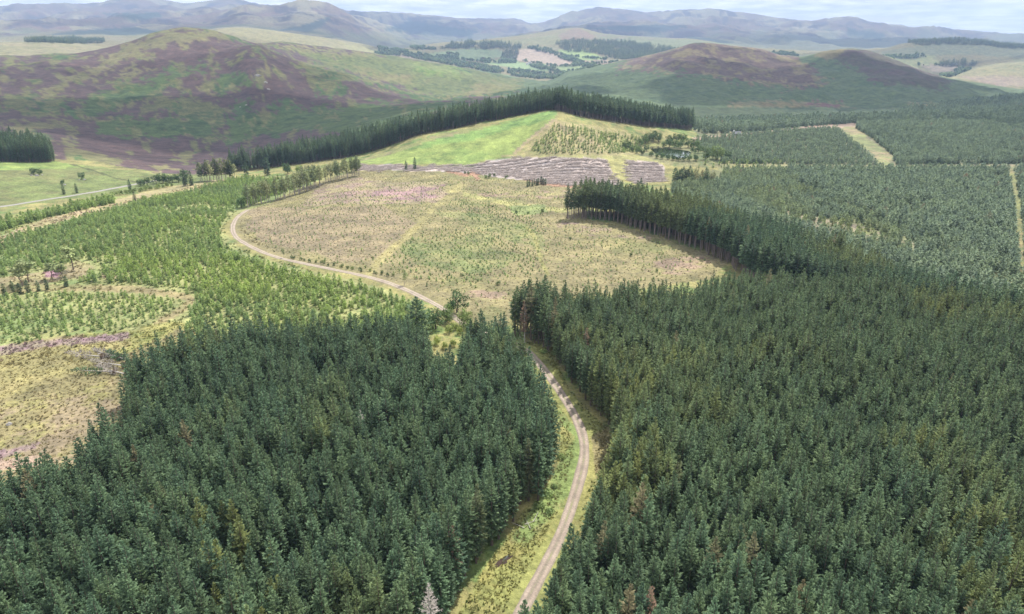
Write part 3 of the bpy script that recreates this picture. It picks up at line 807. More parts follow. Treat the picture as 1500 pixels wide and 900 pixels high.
def needle_mat(name, dark, dark2, tip, tip2, ytip, rust, transl=.18):
    m, nt, out = new_mat(name)
    oi = nd(nt, 'ShaderNodeObjectInfo')
    tipv = nd(nt, 'ShaderNodeAttribute', attribute_name='tip').outputs['Fac']
    tint = inst_tint(nt)
    ln = noise(nt, oi.outputs['Location'], .035, 3)
    r1 = oi.outputs['Random']
    fr_ = nd(nt, 'ShaderNodeMath', operation='MULTIPLY'); nt.links.new(r1, fr_.inputs[0]); fr_.inputs[1].default_value = 37.7
    fr_2 = nd(nt, 'ShaderNodeMath', operation='FRACT'); nt.links.new(fr_.outputs[0], fr_2.inputs[0])
    rl = nd(nt, 'ShaderNodeMath', operation='MULTIPLY_ADD'); nt.links.new(r1, rl.inputs[0]); rl.inputs[1].default_value = .55; 
    l2 = nd(nt, 'ShaderNodeMath', operation='MULTIPLY'); nt.links.new(ln, l2.inputs[0]); l2.inputs[1].default_value = .5
    nt.links.new(l2.outputs[0], rl.inputs[2])
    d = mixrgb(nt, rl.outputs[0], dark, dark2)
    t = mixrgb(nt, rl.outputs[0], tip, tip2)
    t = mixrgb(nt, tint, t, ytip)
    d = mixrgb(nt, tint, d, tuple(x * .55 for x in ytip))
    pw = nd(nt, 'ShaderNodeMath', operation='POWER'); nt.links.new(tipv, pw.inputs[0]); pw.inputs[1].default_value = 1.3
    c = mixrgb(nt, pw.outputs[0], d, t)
    # a few trees in a hundred are rusty
    c = mixrgb(nt, ramp(nt, r1, .99, .998), c, rust)
    c = mixrgb(nt, 1.0, c, ramp(nt, fr_2.outputs[0], 0, 1, (.72, .74, .76), (1.3, 1.26, 1.2)), 'MULTIPLY')
    g = nd(nt, 'ShaderNodeNewGeometry').outputs['Position']
    c = mixrgb(nt, 1.0, c, ramp(nt, noise(nt, g, 1.3, 2), .3, .7, (.7, .72, .72), (1.3, 1.28, 1.25)), 'MULTIPLY')
    finish(nt, out, c, .7, transl=transl)
    return m

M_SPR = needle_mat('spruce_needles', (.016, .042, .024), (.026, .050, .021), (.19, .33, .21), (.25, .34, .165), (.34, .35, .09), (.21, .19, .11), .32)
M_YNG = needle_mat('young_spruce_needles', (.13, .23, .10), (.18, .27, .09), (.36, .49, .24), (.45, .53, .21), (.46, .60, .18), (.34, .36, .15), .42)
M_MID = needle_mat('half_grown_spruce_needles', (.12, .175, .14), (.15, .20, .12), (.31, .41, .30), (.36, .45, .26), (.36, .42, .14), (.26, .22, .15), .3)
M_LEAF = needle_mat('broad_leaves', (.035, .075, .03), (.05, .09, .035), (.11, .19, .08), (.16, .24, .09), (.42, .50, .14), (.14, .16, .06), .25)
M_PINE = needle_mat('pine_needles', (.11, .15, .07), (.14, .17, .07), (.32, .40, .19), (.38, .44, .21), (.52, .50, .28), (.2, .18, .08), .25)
def bark(name, c1, c2):
    m, nt, out = new_mat(name)
    g = nd(nt, 'ShaderNodeNewGeometry').outputs['Position']
    n_ = noise(nt, g, 2.5, 5, .7)
    finish(nt, out, mixrgb(nt, n_, c1, c2), .95, n_, .6, .1)
    return m
M_BARK = bark('spruce_bark', (.10, .075, .06), (.22, .17, .14))
M_PALE = bark('pale_bark', (.26, .22, .19), (.42, .37, .33))
M_TALL = bark('lichened_bark', (.13, .10, .085), (.27, .22, .19))
M_GREY = bark('weathered_grey_wood', (.30, .28, .26), (.50, .47, .44))

SPR = [(12.5, 1.75), (13.6, 1.95), (14.4, 2.05), (13.0, 1.8), (12.0, 1.7), (14.0, 2.15)]
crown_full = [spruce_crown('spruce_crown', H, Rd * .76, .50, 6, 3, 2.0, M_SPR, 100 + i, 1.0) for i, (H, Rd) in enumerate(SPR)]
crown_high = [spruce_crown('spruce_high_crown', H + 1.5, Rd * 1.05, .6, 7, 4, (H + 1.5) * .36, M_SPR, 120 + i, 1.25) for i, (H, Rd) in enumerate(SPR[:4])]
def stubs(H, k, seed):
    r = np.random.RandomState(seed)
    return [(r.uniform(1.5, H * .6), r.rand() * 6.28, r.uniform(.5, 1.3), r.uniform(-.5, .1), .035) for _ in range(k)]
trunk_full = [trunk_mesh('spruce_trunk', H * .97, .17, M_BARK, seed=i) for i, (H, Rd) in enumerate(SPR)]
trunk_high = [trunk_mesh('spruce_tall_trunk', (H + 1.5) * .97, .17, M_TALL, n=5, limbs=stubs(H, 14, i), seed=i) for i, (H, Rd) in enumerate(SPR[:4])]
young = [spruce_crown('young_spruce_crown', H, Rd, .36, 6, 2, .12, M_YNG, 200 + i, 1.5) for i, (H, Rd) in enumerate([(3.6, 1.05), (3.0, .95), (4.2, 1.15), (2.5, .85)])]
sapl = [spruce_crown('sapling_crown', H, Rd, .30, 5, 1, .05, M_YNG, 220 + i, 1.8) for i, (H, Rd) in enumerate([(1.1, .48), (.85, .4), (1.4, .55)])]

def joined(name, *meshes):
    """one mesh from several, keeping materials and the tip value"""
    vs, fs, tp, mi, mats, off = [], [], [], [], [], 0
    for k, me in enumerate(meshes):
        v = np.zeros(len(me.vertices) * 3, np.float32); me.vertices.foreach_get('co', v); vs.append(v.reshape(-1, 3))
        f = np.zeros(len(me.loops), np.int32); me.loops.foreach_get('vertex_index', f); fs.append(f.reshape(-1, 3) + off)
        t = np.zeros(len(me.vertices), np.float32)
        if 'tip' in me.attributes: me.attributes['tip'].data.foreach_get('value', t)
        tp.append(t); mi.append(np.full(len(me.polygons), k)); mats.append(me.materials[0]); off += len(me.vertices)
    m = sheet(name, np.concatenate(vs), np.concatenate(fs), None)
    for x in mats: m.materials.append(x)
    m.polygons.foreach_set('material_index', np.concatenate(mi).astype(np.int32))
    m.polygons.foreach_set('use_smooth', np.zeros(len(m.polygons), bool))
    at = m.attributes.new('tip', 'FLOAT', 'POINT'); at.data.foreach_set('value', np.concatenate(tp))
    return m

# ------------------------------------------------------------------ scattering (geometry nodes, one object per mass)
def scatter(name, protos, pos, rot, scl, var, tint, label, tone=None):
    me = bpy.data.meshes.new(name)
    n = len(pos)
    me.vertices.add(n); me.vertices.foreach_set('co', np.asarray(pos, np.float32).ravel())
    def fa(nm, val, typ='FLOAT'):
        at = me.attributes.new(nm, typ, 'POINT')
        at.data.foreach_set('value', np.asarray(val, np.float32 if typ == 'FLOAT' else np.int32))
    fa('turn', rot); fa('size', scl); fa('kindno', var, 'INT'); fa('tint', tint)
    if tone is not None:
        at = me.attributes.new('tone', 'FLOAT_COLOR', 'POINT')
        c4 = np.ones((n, 4), np.float32); c4[:, :3] = tone; at.data.foreach_set('color', c4.ravel())
    o = link(name, me, kind='stuff', label=label)
    ng = bpy.data.node_groups.new(name, 'GeometryNodeTree')
    ng.interface.new_socket('Geometry', in_out='INPUT', socket_type='NodeSocketGeometry')
    ng.interface.new_socket('Geometry', in_out='OUTPUT', socket_type='NodeSocketGeometry')
    N, Lk = ng.nodes, ng.links
    gi, go = N.new('NodeGroupInput'), N.new('NodeGroupOutput')
    def named(nm, typ):
        x = N.new('GeometryNodeInputNamedAttribute'); x.data_type = typ; x.inputs['Name'].default_value = nm
        return [s for s in x.outputs if s.name == 'Attribute' and s.enabled][0]
    ro, sz, kd = named('turn', 'FLOAT'), named('size', 'FLOAT'), named('kindno', 'INT')
    cx = N.new('ShaderNodeCombineXYZ'); Lk.new(ro, cx.inputs['Z'])
    jn = N.new('GeometryNodeJoinGeometry')
    for k, pm in enumerate(protos):
        po = bpy.data.objects.new(name + '_source', pm)      # never linked to the scene: only lends its mesh
        oi = N.new('GeometryNodeObjectInfo'); oi.transform_space = 'ORIGINAL'
        oi.inputs['Object'].default_value = po
        oi.inputs['As Instance'].default_value = True
        cmp_ = N.new('FunctionNodeCompare'); cmp_.data_type = 'INT'; cmp_.operation = 'EQUAL'
        ia = [s for s in cmp_.inputs if s.enabled and s.name == 'A'][0]; ib = [s for s in cmp_.inputs if s.enabled and s.name == 'B'][0]
        Lk.new(kd, ia); ib.default_value = k
        ip = N.new('GeometryNodeInstanceOnPoints')
        Lk.new(gi.outputs[0], ip.inputs['Points']); Lk.new(cmp_.outputs[0], ip.inputs['Selection'])
        Lk.new(oi.outputs['Geometry'], ip.inputs['Instance'])
        Lk.new(cx.outputs[0], ip.inputs['Rotation']); Lk.new(sz, ip.inputs['Scale'])
        Lk.new(ip.outputs[0], jn.inputs[0])
    Lk.new(jn.outputs[0], go.inputs[0])
    md = o.modifiers.new('scatter', 'NODES'); md.node_group = ng
    return o

def candidates(x0, x1, y0, y1, s, ang=0.0, jit=.28, seed=1):
    r = np.random.RandomState(seed)
    cx, cy = (x0 + x1) / 2, (y0 + y1) / 2
    h = math.hypot(x1 - x0, y1 - y0) / 2 + s
    g_ = np.arange(-h, h, s)
    u, v = np.meshgrid(g_, g_); u, v = u.ravel(), v.ravel()
    u = u + r.uniform(-jit, jit, len(u)) * s; v = v + r.uniform(-jit, jit, len(v)) * s
    x = cx + u * math.cos(ang) - v * math.sin(ang); y = cy + u * math.sin(ang) + v * math.cos(ang)
    k = (x > x0) & (x < x1) & (y > y0) & (y < y1)
    x, y = x[k], y[k]
    z = grid_z(x, y)
    px, py, dep = proj(x, y, z)
    k = (dep > 20) & (px > -170) & (px < 1670) & (py < 1350)
    return x[k], y[k], z[k], px[k], py[k], dep[k]

def on_map(v, pts):
    """value of a boundary given as (py: px) pairs"""
    p = np.array(pts, float)
    return np.interp(v, p[:, 0], p[:, 1])

road_p = np.concatenate([track_xy, road_xy])
def near_road(x, y, w):
    k = np.zeros(len(x), bool)
    for s in range(0, len(x), 4000):
        dd = np.hypot(x[s:s + 4000, None] - road_p[None, ::3, 0], y[s:s + 4000, None] - road_p[None, ::3, 1]).min(1)
        k[s:s + 4000] = dd < w
    return k
mature = []     # x, y, z, type, tint, size
def rows(m, typ, tint, size):
    return m, typ, tint, size

# the left block
x, y, z, px, py, dep = candidates(-260, 120, 30, 230, 1.68, .5, .3, 11)
tx, ty, _ = proj(x, y, z + 13)
TOPL = [(-400,800),(-400,705),(0,690),(60,655),(115,648),(128,600),(160,590),(172,560),(178,512),(230,497),(265,482),(330,470),(420,463),(500,467),(560,460),(600,457),(622,462),(630,505),(668,508),(684,468),(700,450),(712,472),(726,458),(742,466),(758,486),(772,508),(788,538),(803,570),(824,618),(960,660),(960,1700),(-400,1700)]
BL = [(400,660),(478,690),(490,715),(500,740),(508,752),(518,768),(540,778),(580,788),(620,808),(650,816),(700,806),(735,788),(748,762),(790,736),(830,700),(870,680),(900,662),(1000,590),(1350,380)]
k = inpoly(tx, ty, TOPL) & (px < on_map(py, BL)) & ~near_road(x, y, 3.0)
thin = fbm(x, y, 26, 2, .5, 51)
r_ = np.random.RandomState(5)
k &= ~((thin > .62) & (r_.rand(len(x)) < .8)) & (r_.rand(len(x)) > .035)
# ragged western edge
k &= ~((tx < 215) & (ty < 600) & (r_.rand(len(x)) < .35))
bx, by, bz, qpx, qpy = x[k], y[k], z[k], tx[k], ty[k]
tl = np.clip(fbm(bx, by, 30, 3, .6, 52) * .8 - .2, 0, .45) * r_.rand(len(bx))
tl += np.where(inpoly(qpx, qpy, [(280,700),(420,760),(400,890),(230,900),(250,800)]) & (r_.rand(len(bx)) < .14), .5, 0)
near_edge = on_map(proj(bx, by, bz)[1], BL) - proj(bx, by, bz)[0] < 45
L = dict(x=bx, y=by, z=bz, tint=np.clip(tl, 0, 1), size=r_.uniform(.74, 1.12, len(bx)) * (1 + .12 * fbm(bx, by, 35, 2, .5, 81)) + .06 * near_edge, high=np.zeros(len(bx), bool), side=np.zeros(len(bx), int))

# the right block and the taller stand behind it
x, y, z, px, py, dep = candidates(-20, 420, 30, 470, 1.68, -.3, .3, 12)
tx, ty, _ = proj(x, y, z + 13)
TOPR = [(742,700),(742,436),(752,424),(765,419),(800,415),(900,412),(1015,409),(1050,392),(1120,392),(1300,402),(1760,470),(1760,1900),(700,1900)]
BR = [(400,742),(480,742),(497,752),(505,778),(515,800),(533,820),(567,838),(597,862),(620,886),(650,900),(700,898),(740,886),(790,868),(850,842),(900,818),(1000,770),(1350,640)]
k = inpoly(tx, ty, TOPR) & (px > on_map(py, BR)) & ~near_road(x, y, 4.2)
thin = fbm(x, y, 22, 2, .5, 53)
k &= ~((thin > .68) & (r_.rand(len(x)) < .8)) & (r_.rand(len(x)) > .03)
bx, by, bz, qpx, qpy = x[k], y[k], z[k], tx[k], ty[k]
eb = (proj(bx, by, bz)[1] < 520) & (proj(bx, by, bz)[0] < 800)
tl = np.clip(fbm(bx, by, 45, 3, .6, 54) * .9 - .1, 0, .5) * r_.rand(len(bx)) + .10 * sstep(900, 380, qpy)
Rr = dict(x=bx, y=by, z=bz, tint=np.clip(tl, 0, 1), size=r_.uniform(.72, 1.08, len(bx)) * (1 + .12 * fbm(bx, by, 35, 2, .5, 82)), high=eb & (r_.rand(len(bx)) < .6), side=np.ones(len(bx), int))
x, y, z, px, py, dep = candidates(20, 520, 150, 520, 2.1, -.2, .3, 13)
tx, ty, _ = proj(x, y, z + 14.5)
TOPM = [(831,275),(845,268),(870,265),(930,267),(1000,280),(1060,296),(1150,318),(1230,336),(1300,362),(1380,388),(1500,414),(1760,470),(1760,520),(1300,415),(1120,400),(1050,396),(1048,380),(1010,372),(960,360),(900,340),(850,325),(833,320)]
BM = [(835,322),(870,322),(900,326),(960,346),(1000,358),(1065,386),(1100,420),(1800,560)]
bb = np.array(BM, float)
k = inpoly(tx, ty, TOPM) & (py < np.interp(px, bb[:, 0], bb[:, 1])) & (r_.rand(len(x)) > .04)
k &= ~((fbm(x, y, 30, 2, .5, 57) > .55) & (r_.rand(len(x)) < .6))
edge = np.interp(px[k], bb[:, 0], bb[:, 1]) - py[k] < 14
Mm = dict(x=x[k], y=y[k], z=z[k], tint=np.clip(fbm(x[k], y[k], 60, 3, .6, 55) * .6 + .05, 0, .35), size=r_.uniform(.92, 1.12, k.sum()) * np.where(px[k] > 1180, .85, 1), high=edge | (r_.rand(k.sum()) < .3), side=np.full(k.sum(), 2))
# the shelter belt behind the meadow, and the wood by the far-left pasture
bd = np.array([(a_, d_) for a_, d_ in zip(AZ, KD[1])])
x, y, z, px, py, dep = candidates(-480, 260, 480, 760, 2.3, .1, .35, 14)
off = np.hypot(x, y) - np.interp(np.arctan2(x, y), AZ, KD[1])
depth_ = 55 + 45 * fbm(x, y, 90, 2, .5, 58)
k = (px > 338) & (px < 1014) & (off > 3) & (off < depth_) & (r_.rand(len(x)) > .06)
k &= ~((px > 700) & (px < 716) & (off < 8))
k2 = (px < 80) & (off > 2) & (off < 75 - np.clip(px, 0, 80) * .5)
tall = k & (px > 812)
kk = k | k2
Ss = dict(x=x[kk], y=y[kk], z=z[kk], tint=np.clip(r_.normal(.03, .06, kk.sum()), 0, .3), size=r_.uniform(.72, 1.3, kk.sum()) * np.where(k2[kk], 1.08, np.where(px[kk] < 700, 1.0, .92)), high=tall[kk] | (r_.rand(kk.sum()) < .12), side=np.full(kk.sum(), 3))
ALL = {q: np.concatenate([d[q] for d in (L, Rr, Mm, Ss)]) for q in L}
print('mature', [len(d['x']) for d in (L, Rr, Mm, Ss)])

# the 300 spruces that show largest stand as things of their own
tx, ty, dep = proj(ALL['x'], ALL['y'], ALL['z'] + 11)
inview = (tx > 12) & (tx < 1488) & (ty < 888) & (ty > 0) & (ALL['side'] < 2)
order = np.argsort(np.where(inview, dep, 1e9))[:298]
mask = np.zeros(len(tx), bool); mask[order] = True
vr = r_.randint(0, 6, len(tx)); rot = r_.uniform(0, 6.28, len(tx))
vr_h = r_.randint(0, 4, len(tx))
full_join = [joined('spruce_whole', c_, t_) for c_, t_ in zip(crown_full, trunk_full)]
high_join = [joined('spruce_tall_whole', c_, t_) for c_, t_ in zip(crown_high, trunk_high)]
rest = ~mask
varr = np.where(ALL['high'], 6 + vr_h, vr)
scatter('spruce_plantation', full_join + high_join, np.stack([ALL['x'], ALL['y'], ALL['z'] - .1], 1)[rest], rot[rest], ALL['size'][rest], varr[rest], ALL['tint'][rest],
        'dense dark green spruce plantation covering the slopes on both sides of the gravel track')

def thing(name, label, cat, loc, rz=0, scale=1.0, group=None):
    o = bpy.data.objects.new(name, None); COL.objects.link(o)
    o.empty_display_size = .5
    o.location = loc; o.rotation_euler = (0, 0, rz); o.scale = (scale,) * 3
    o['label'] = label; o['category'] = cat
    if group: o['group'] = group
    return o

NE = np.zeros(len(tx), bool)
NE[order] = near_road(ALL['x'][order], ALL['y'][order], 11.0) | ((ALL['side'][order] == 0) & (on_map(proj(ALL['x'][order], ALL['y'][order], ALL['z'][order])[1], BL) - proj(ALL['x'][order], ALL['y'][order], ALL['z'][order])[0] < 70))
for i in order:
    left_ = ALL['side'][i] == 0
    t_ = float(ALL['tint'][i])
    if left_:
        grp, lab = ('spruces at the edge of the left block', 'big dark spruce on the edge of the left block facing the grassy verge') if NE[i] else \
                   ('spruces left of the track', 'dark green spruce in the close-planted block left of the gravel track') if t_ < .35 else \
                   ('yellowing spruces left of the track', 'yellow-tinged spruce among dark green ones left of the gravel track')
    else:
        grp, lab = ('spruces at the edge of the right block', 'dark spruce on the edge of the right block beside the gravel track') if NE[i] else \
                   ('spruces right of the track', 'dark green spruce in the close-planted block right of the gravel track') if t_ < .35 else \
                   ('yellowing spruces right of the track', 'yellow-tinged spruce among dark green ones right of the gravel track')
    o = thing('spruce_tree', lab, 'spruce tree', (ALL['x'][i], ALL['y'][i], ALL['z'][i] - .1), rot[i], float(ALL['size'][i]), grp)
    link('trunk', trunk_full[vr[i]], o)
    c_ = link('crown', crown_full[vr[i]], o); c_['tint'] = t_

# ------------------------------------------------------------------ young plantations
yx = []
def add_young(c, keep, tint, size, tp=0):
    x, y, z, px, py, dep = c
    n_ = int(keep.sum())
    yx.append(dict(x=x[keep], y=y[keep], z=z[keep], tint=np.broadcast_to(tint, x.shape)[keep] if np.ndim(tint) else np.full(n_, tint), size=(np.broadcast_to(size, x.shape)[keep] if np.ndim(size) else np.full(n_, size)) * r_.uniform(.75, 1.25, n_), tp=np.full(n_, tp)))
c = candidates(-480, -10, 120, 520, 2.1, .75, .42, 21)
x, y, z, px, py, dep = c
YL = [(-400,352),(0,352),(70,335),(140,315),(260,284),(345,264),(420,262),(470,262),(420,282),(370,300),(345,312),(322,335),(322,352),(345,374),(430,400),(540,424),(590,440),(630,462),(600,530),(300,560),(262,500),(290,440),(262,426),(200,417),(110,414),(150,398),(120,378),(60,395),(0,405),(-400,425)]
YL2 = [(-400,436),(0,434),(110,431),(200,432),(262,441),(250,455),(225,468),(190,482),(130,488),(60,498),(0,508),(-400,530)]
YS = [(-200,345),(0,330),(60,318),(120,300),(165,290),(172,297),(120,308),(60,322),(0,340),(-200,365)]
gap = fbm(x, y, 40, 3, .6, 61)
k = (inpoly(px, py, YL) | inpoly(px, py, YL2)) & ~near_road(x, y, 5.5)
k &= ~((gap > .55) & (r_.rand(len(x)) < .7)) & (r_.rand(len(x)) > .08)
k &= ~inpoly(px, py, TOPL) | (py < 520)
tn = np.clip(.35 + .9 * fbm(x, y, 55, 3, .6, 62), 0, 1) * r_.uniform(.5, 1, len(x))
tn = np.where(inpoly(px, py, [(130,350),(340,310),(330,380),(560,430),(500,470),(300,430),(100,370)]), np.clip(tn + .28, 0, 1), tn * .8 + .06)
sz = np.where(inpoly(px, py, YL2), .46, .72) * (1 + .25 * fbm(x, y, 30, 2, .5, 63))
add_young(c, k, tn, sz)
c2_ = candidates(-560, -180, 300, 620, 2.4, .75, .3, 22)
k = inpoly(c2_[3], c2_[4], YS)
add_young(c2_, k, .5, 1.15)
# right-hand plantations
c = candidates(60, 900, 170, 1000, 2.3, -.45, .42, 23)
x, y, z, px, py, dep = c
YR1 = [(985,285),(985,272),(1056,262),(1060,249),(1760,250),(1760,520),(1500,458),(1380,432),(1300,408),(1200,380),(1100,346),(1040,322)]
gapr = fbm(x, y, 45, 3, .6, 64)
hard = [(1150,312),(1260,327),(1330,352),(1440,374),(1500,397),(1440,398),(1330,378),(1230,350),(1140,330)]
k = inpoly(px, py, YR1) & ~inpoly(px, py, RIDE2) & ~((gapr > .6) & (r_.rand(len(x)) < .7)) & (r_.rand(len(x)) > .1)
k &= ~(inpoly(px, py, hard) & (r_.rand(len(x)) < .3))
lightzone = inpoly(px, py, [(985,285),(985,250),(1150,248),(1180,280),(1330,340),(1500,392),(1300,370),(1100,310)])
add_young(c, k, np.where(lightzone, np.clip(.22 + gapr * .5, 0, .8), np.clip(.02 + gapr * .15, 0, .3)), np.where(lightzone, 1.05, 1.38), 1)
YR2 = [(1060,240),(1020,215),(1020,205),(1110,196),(1225,188),(1270,225),(1285,242)]
YR3 = [(1255,182),(1760,176),(1760,240),(1312,241),(1308,228),(1280,205),(1254,188)]
YR3b = [(1015,190),(1015,178),(1120,176),(1760,160),(1760,176),(1255,181),(1200,184),(1100,194),(1030,196)]
k = inpoly(px, py, YR2) & (r_.rand(len(x)) > .25)
add_young(c, k, .05, 1.0, 1)
k = inpoly(px, py, YR3) & (r_.rand(len(x)) > .15) & ~((gapr > .5) & (r_.rand(len(x)) < .6))
add_young(c, k, .02, 1.3, 1)
c = candidates(150, 1150, 600, 1500, 4.6, .2, .35, 24)
x, y, z, px, py, dep = c
k = (inpoly(px, py, YR3b) | inpoly(px, py, [(1330,160),(1500,140),(1760,135),(1760,170),(1500,178),(1300,180)])) & (r_.rand(len(x)) > .12) & (fbm(x, y, 80, 3, .6, 66) < .45)
add_young(c, k, 0.0, 1.9, 1)
# the little slope right of the meadow, and between it and the pond
c = candidates(0, 320, 380, 680, 3.0, .9, .3, 25)
x, y, z, px, py, dep = c
k = (inpoly(px, py, [(775,222),(795,200),(815,182),(900,196),(945,204),(940,222),(900,226),(790,226)]) & (r_.rand(len(x)) > .15)) | (inpoly(px, py, [(1000,246),(1060,236),(1150,240),(1060,247)]) & (r_.rand(len(x)) > .6)) | (inpoly(px, py, [(1060,232),(1200,240),(1060,240)]) & (r_.rand(len(x)) > .4))
add_young(c, k, .25, .7)
Y = {q: np.concatenate([d[q] for d in yx]) for q in yx[0]}
# saplings set in rows on the clear-fell
c = candidates(-140, 170, 165, 440, 2.1, .35, .22, 26)
x, y, z, px, py, dep = c
PL = [(360,330),(400,310),(520,275),(660,262),(740,272),(830,288),(830,325),(960,350),(1040,385),(1000,405),(900,425),(750,436),(700,452),(650,440),(600,418),(540,398),(450,380),(380,364)]
k = inpoly(px, py, PL) & ~near_road(x, y, 6) & (polydist(px, py, [(672,275),(640,302),(610,332),(580,360),(552,385),(540,402)]) > 6) & (r_.rand(len(x)) > .3)
strong = inpoly(px, py, [(590,352),(690,335),(790,370),(780,400),(700,420),(600,410),(560,385)]) | inpoly(px, py, [(660,290),(780,310),(800,345),(700,330)])
k &= strong | (r_.rand(len(x)) < .55)
SP_ = dict(x=x[k], y=y[k], z=z[k], tint=np.clip(r_.normal(.1, .15, k.sum()), 0, 1), size=r_.uniform(.4, .85, k.sum()) * np.where(strong[k], 1.1, .9), tp=np.full(k.sum(), 2))
Y = {q: np.concatenate([Y[q], SP_[q]]) for q in Y}
print('young', len(Y['x']))
v4 = r_.randint(0, 4, len(Y['x'])); v3 = r_.randint(0, 3, len(Y['x']))
vY = np.where(Y['tp'] == 2, 8 + v3, np.where(Y['tp'] == 1, 4 + v4, v4))
yt, yt2 = [], []
for m_ in young:                                    # the bluish, older plantation shares the shape in darker needles
    mm = m_.copy(); mm.materials.clear(); mm.materials.append(M_MID); yt.append(mm)
hgt_ = np.where(Y['tp'] == 2, 1.1, 3.4) * Y['size']
tx, ty, dep = proj(Y['x'], Y['y'], Y['z'] + hgt_)
vis = (tx > 5) & (tx < 1495) & (ty < 560) & ~inpoly(tx, ty, TOPL) & ~inpoly(tx, ty, TOPR)
pick = np.argsort(np.where(vis, -hgt_ / dep, 1e9))[:298]
mk = np.zeros(len(tx), bool); mk[pick] = True
rY = r_.uniform(0, 6.28, len(tx))
protoY = young + yt + sapl
scatter('young_spruce_plantation', protoY, np.stack([Y['x'], Y['y'], Y['z'] - .05], 1)[~mk], rY[~mk], Y['size'][~mk], vY[~mk], Y['tint'][~mk],
        'young bright green spruces planted in rows across the cleared slopes')
for i in pick:
    me_ = protoY[vY[i]]
    o = link('young_spruce', me_, None, label='bright young spruce in the plantation between the rough grass and the dark forest', category='young spruce', group='young spruces at the near edge of the left plantation', tint=float(Y['tint'][i]))
    if tx[i] > 750:
        o['label'] = 'bluish young spruce in the plantation beyond the tall dark stand'; o['group'] = 'young spruces beyond the tall stand'
    o.location = (Y['x'][i], Y['y'][i], Y['z'][i] - .05); o.rotation_euler = (0, 0, rY[i]); o.scale = (float(Y['size'][i]),) * 3
print('trees', round(time.time() - T0, 1))

#@@REST
# ------------------------------------------------------------------ brush heaps, tufts, far woods
def sample_tone(x, y, seed=0):
    a = np.arctan2(x, y); r = np.hypot(x, y)
    i = np.clip(np.searchsorted(AZ, a), 0, NA - 1); j = np.clip(np.searchsorted(RR, r), 0, NR - 1)
    t = np.random.RandomState(seed).rand(len(x))[:, None]
    return CA[i, j] * t + CB[i, j] * (1 - t)

def tuft_mesh(name, n, h, w, mat, seed, spread=.3, droop=.5):
    r = np.random.RandomState(seed); T = Tris()
    for k in range(n):
        a = r.rand() * 6.28; d = np.array([math.cos(a), math.sin(a), 0])
        p = d * r.rand() * spread + np.array([0, 0, -.04])
        e = p + d * h * droop * r.uniform(.4, 1.2) + UP * h * r.uniform(.6, 1.1)
        s = np.cross(d, UP) * w * r.uniform(.6, 1.3)
        T.tri(p - s, p + s, e, 0, 0, 1)
    return T.mesh(name, mat)

m, nt, out = new_mat('tussock'); M_TUFT = m
tn_ = nd(nt, 'ShaderNodeAttribute', attribute_type='INSTANCER', attribute_name='tone').outputs['Color']
tp_ = nd(nt, 'ShaderNodeAttribute', attribute_name='tip').outputs['Fac']
oi = nd(nt, 'ShaderNodeObjectInfo')
c = mixrgb(nt, 1.0, tn_, ramp(nt, oi.outputs['Random'], 0, 1, (.85, .86, .85), (1.5, 1.46, 1.4)), 'MULTIPLY')
c = mixrgb(nt, 1.0, c, ramp(nt, tp_, 0, 1, (.7, .7, .7), (1.15, 1.15, 1.15)), 'MULTIPLY')
finish(nt, out, c, .9, transl=.5)
tufts = [tuft_mesh('tuft', 16, .34, .12, M_TUFT, 300, .35), tuft_mesh('tuft', 14, .30, .12, M_TUFT, 301, .45, .8), tuft_mesh('tuft', 18, .45, .11, M_TUFT, 302, .25, .35)]
P_, S_, Tn = [], [], []
def add_tufts(c, keep, size):
    x, y, z, px, py, dep = c
    x, y, z = x[keep], y[keep], z[keep]
    P_.append(np.stack([x, y, z], 1)); S_.append(size * r_.uniform(.6, 1.3, len(x))); Tn.append(sample_tone(x, y, len(P_)))
c = candidates(-60, 60, 70, 200, .62, .3, .5, 31)
k = zone and inpoly(c[3], c[4], VERGE) & ~near_road(c[0], c[1], 2.5) & (r_.rand(len(c[0])) < .8)
add_tufts(c, k, .8)
c = candidates(-210, -40, 90, 260, .95, .3, .5, 32)
k = inpoly(c[3], c[4], ROUGH) & (r_.rand(len(c[0])) < .75)
add_tufts(c, k, .8)
c = candidates(-150, 180, 160, 470, 1.6, .3, .5, 33)
k = inpoly(c[3], c[4], CLEAR) & ~near_road(c[0], c[1], 3.2) & (r_.rand(len(c[0])) < .5)
add_tufts(c, k, .8)
c = candidates(-330, 0, 140, 470, 1.9, .3, .5, 34)
k = inpoly(c[3], c[4], [(-160,335),(0,335),(345,260),(345,330),(440,392),(640,455),(640,530),(-160,540)]) & ~near_road(c[0], c[1], 3.2) & (r_.rand(len(c[0])) < .6)
add_tufts(c, k, 1.7)
P_, S_, Tn = np.concatenate(P_), np.concatenate(S_), np.concatenate(Tn)
print('tufts', len(P_))
scatter('rough_grass', tufts, P_, r_.uniform(0, 6.28, len(P_)), S_, r_.randint(0, 3, len(P_)), np.zeros(len(P_)), 'rough grass and heather tussocks over the open ground', Tn)

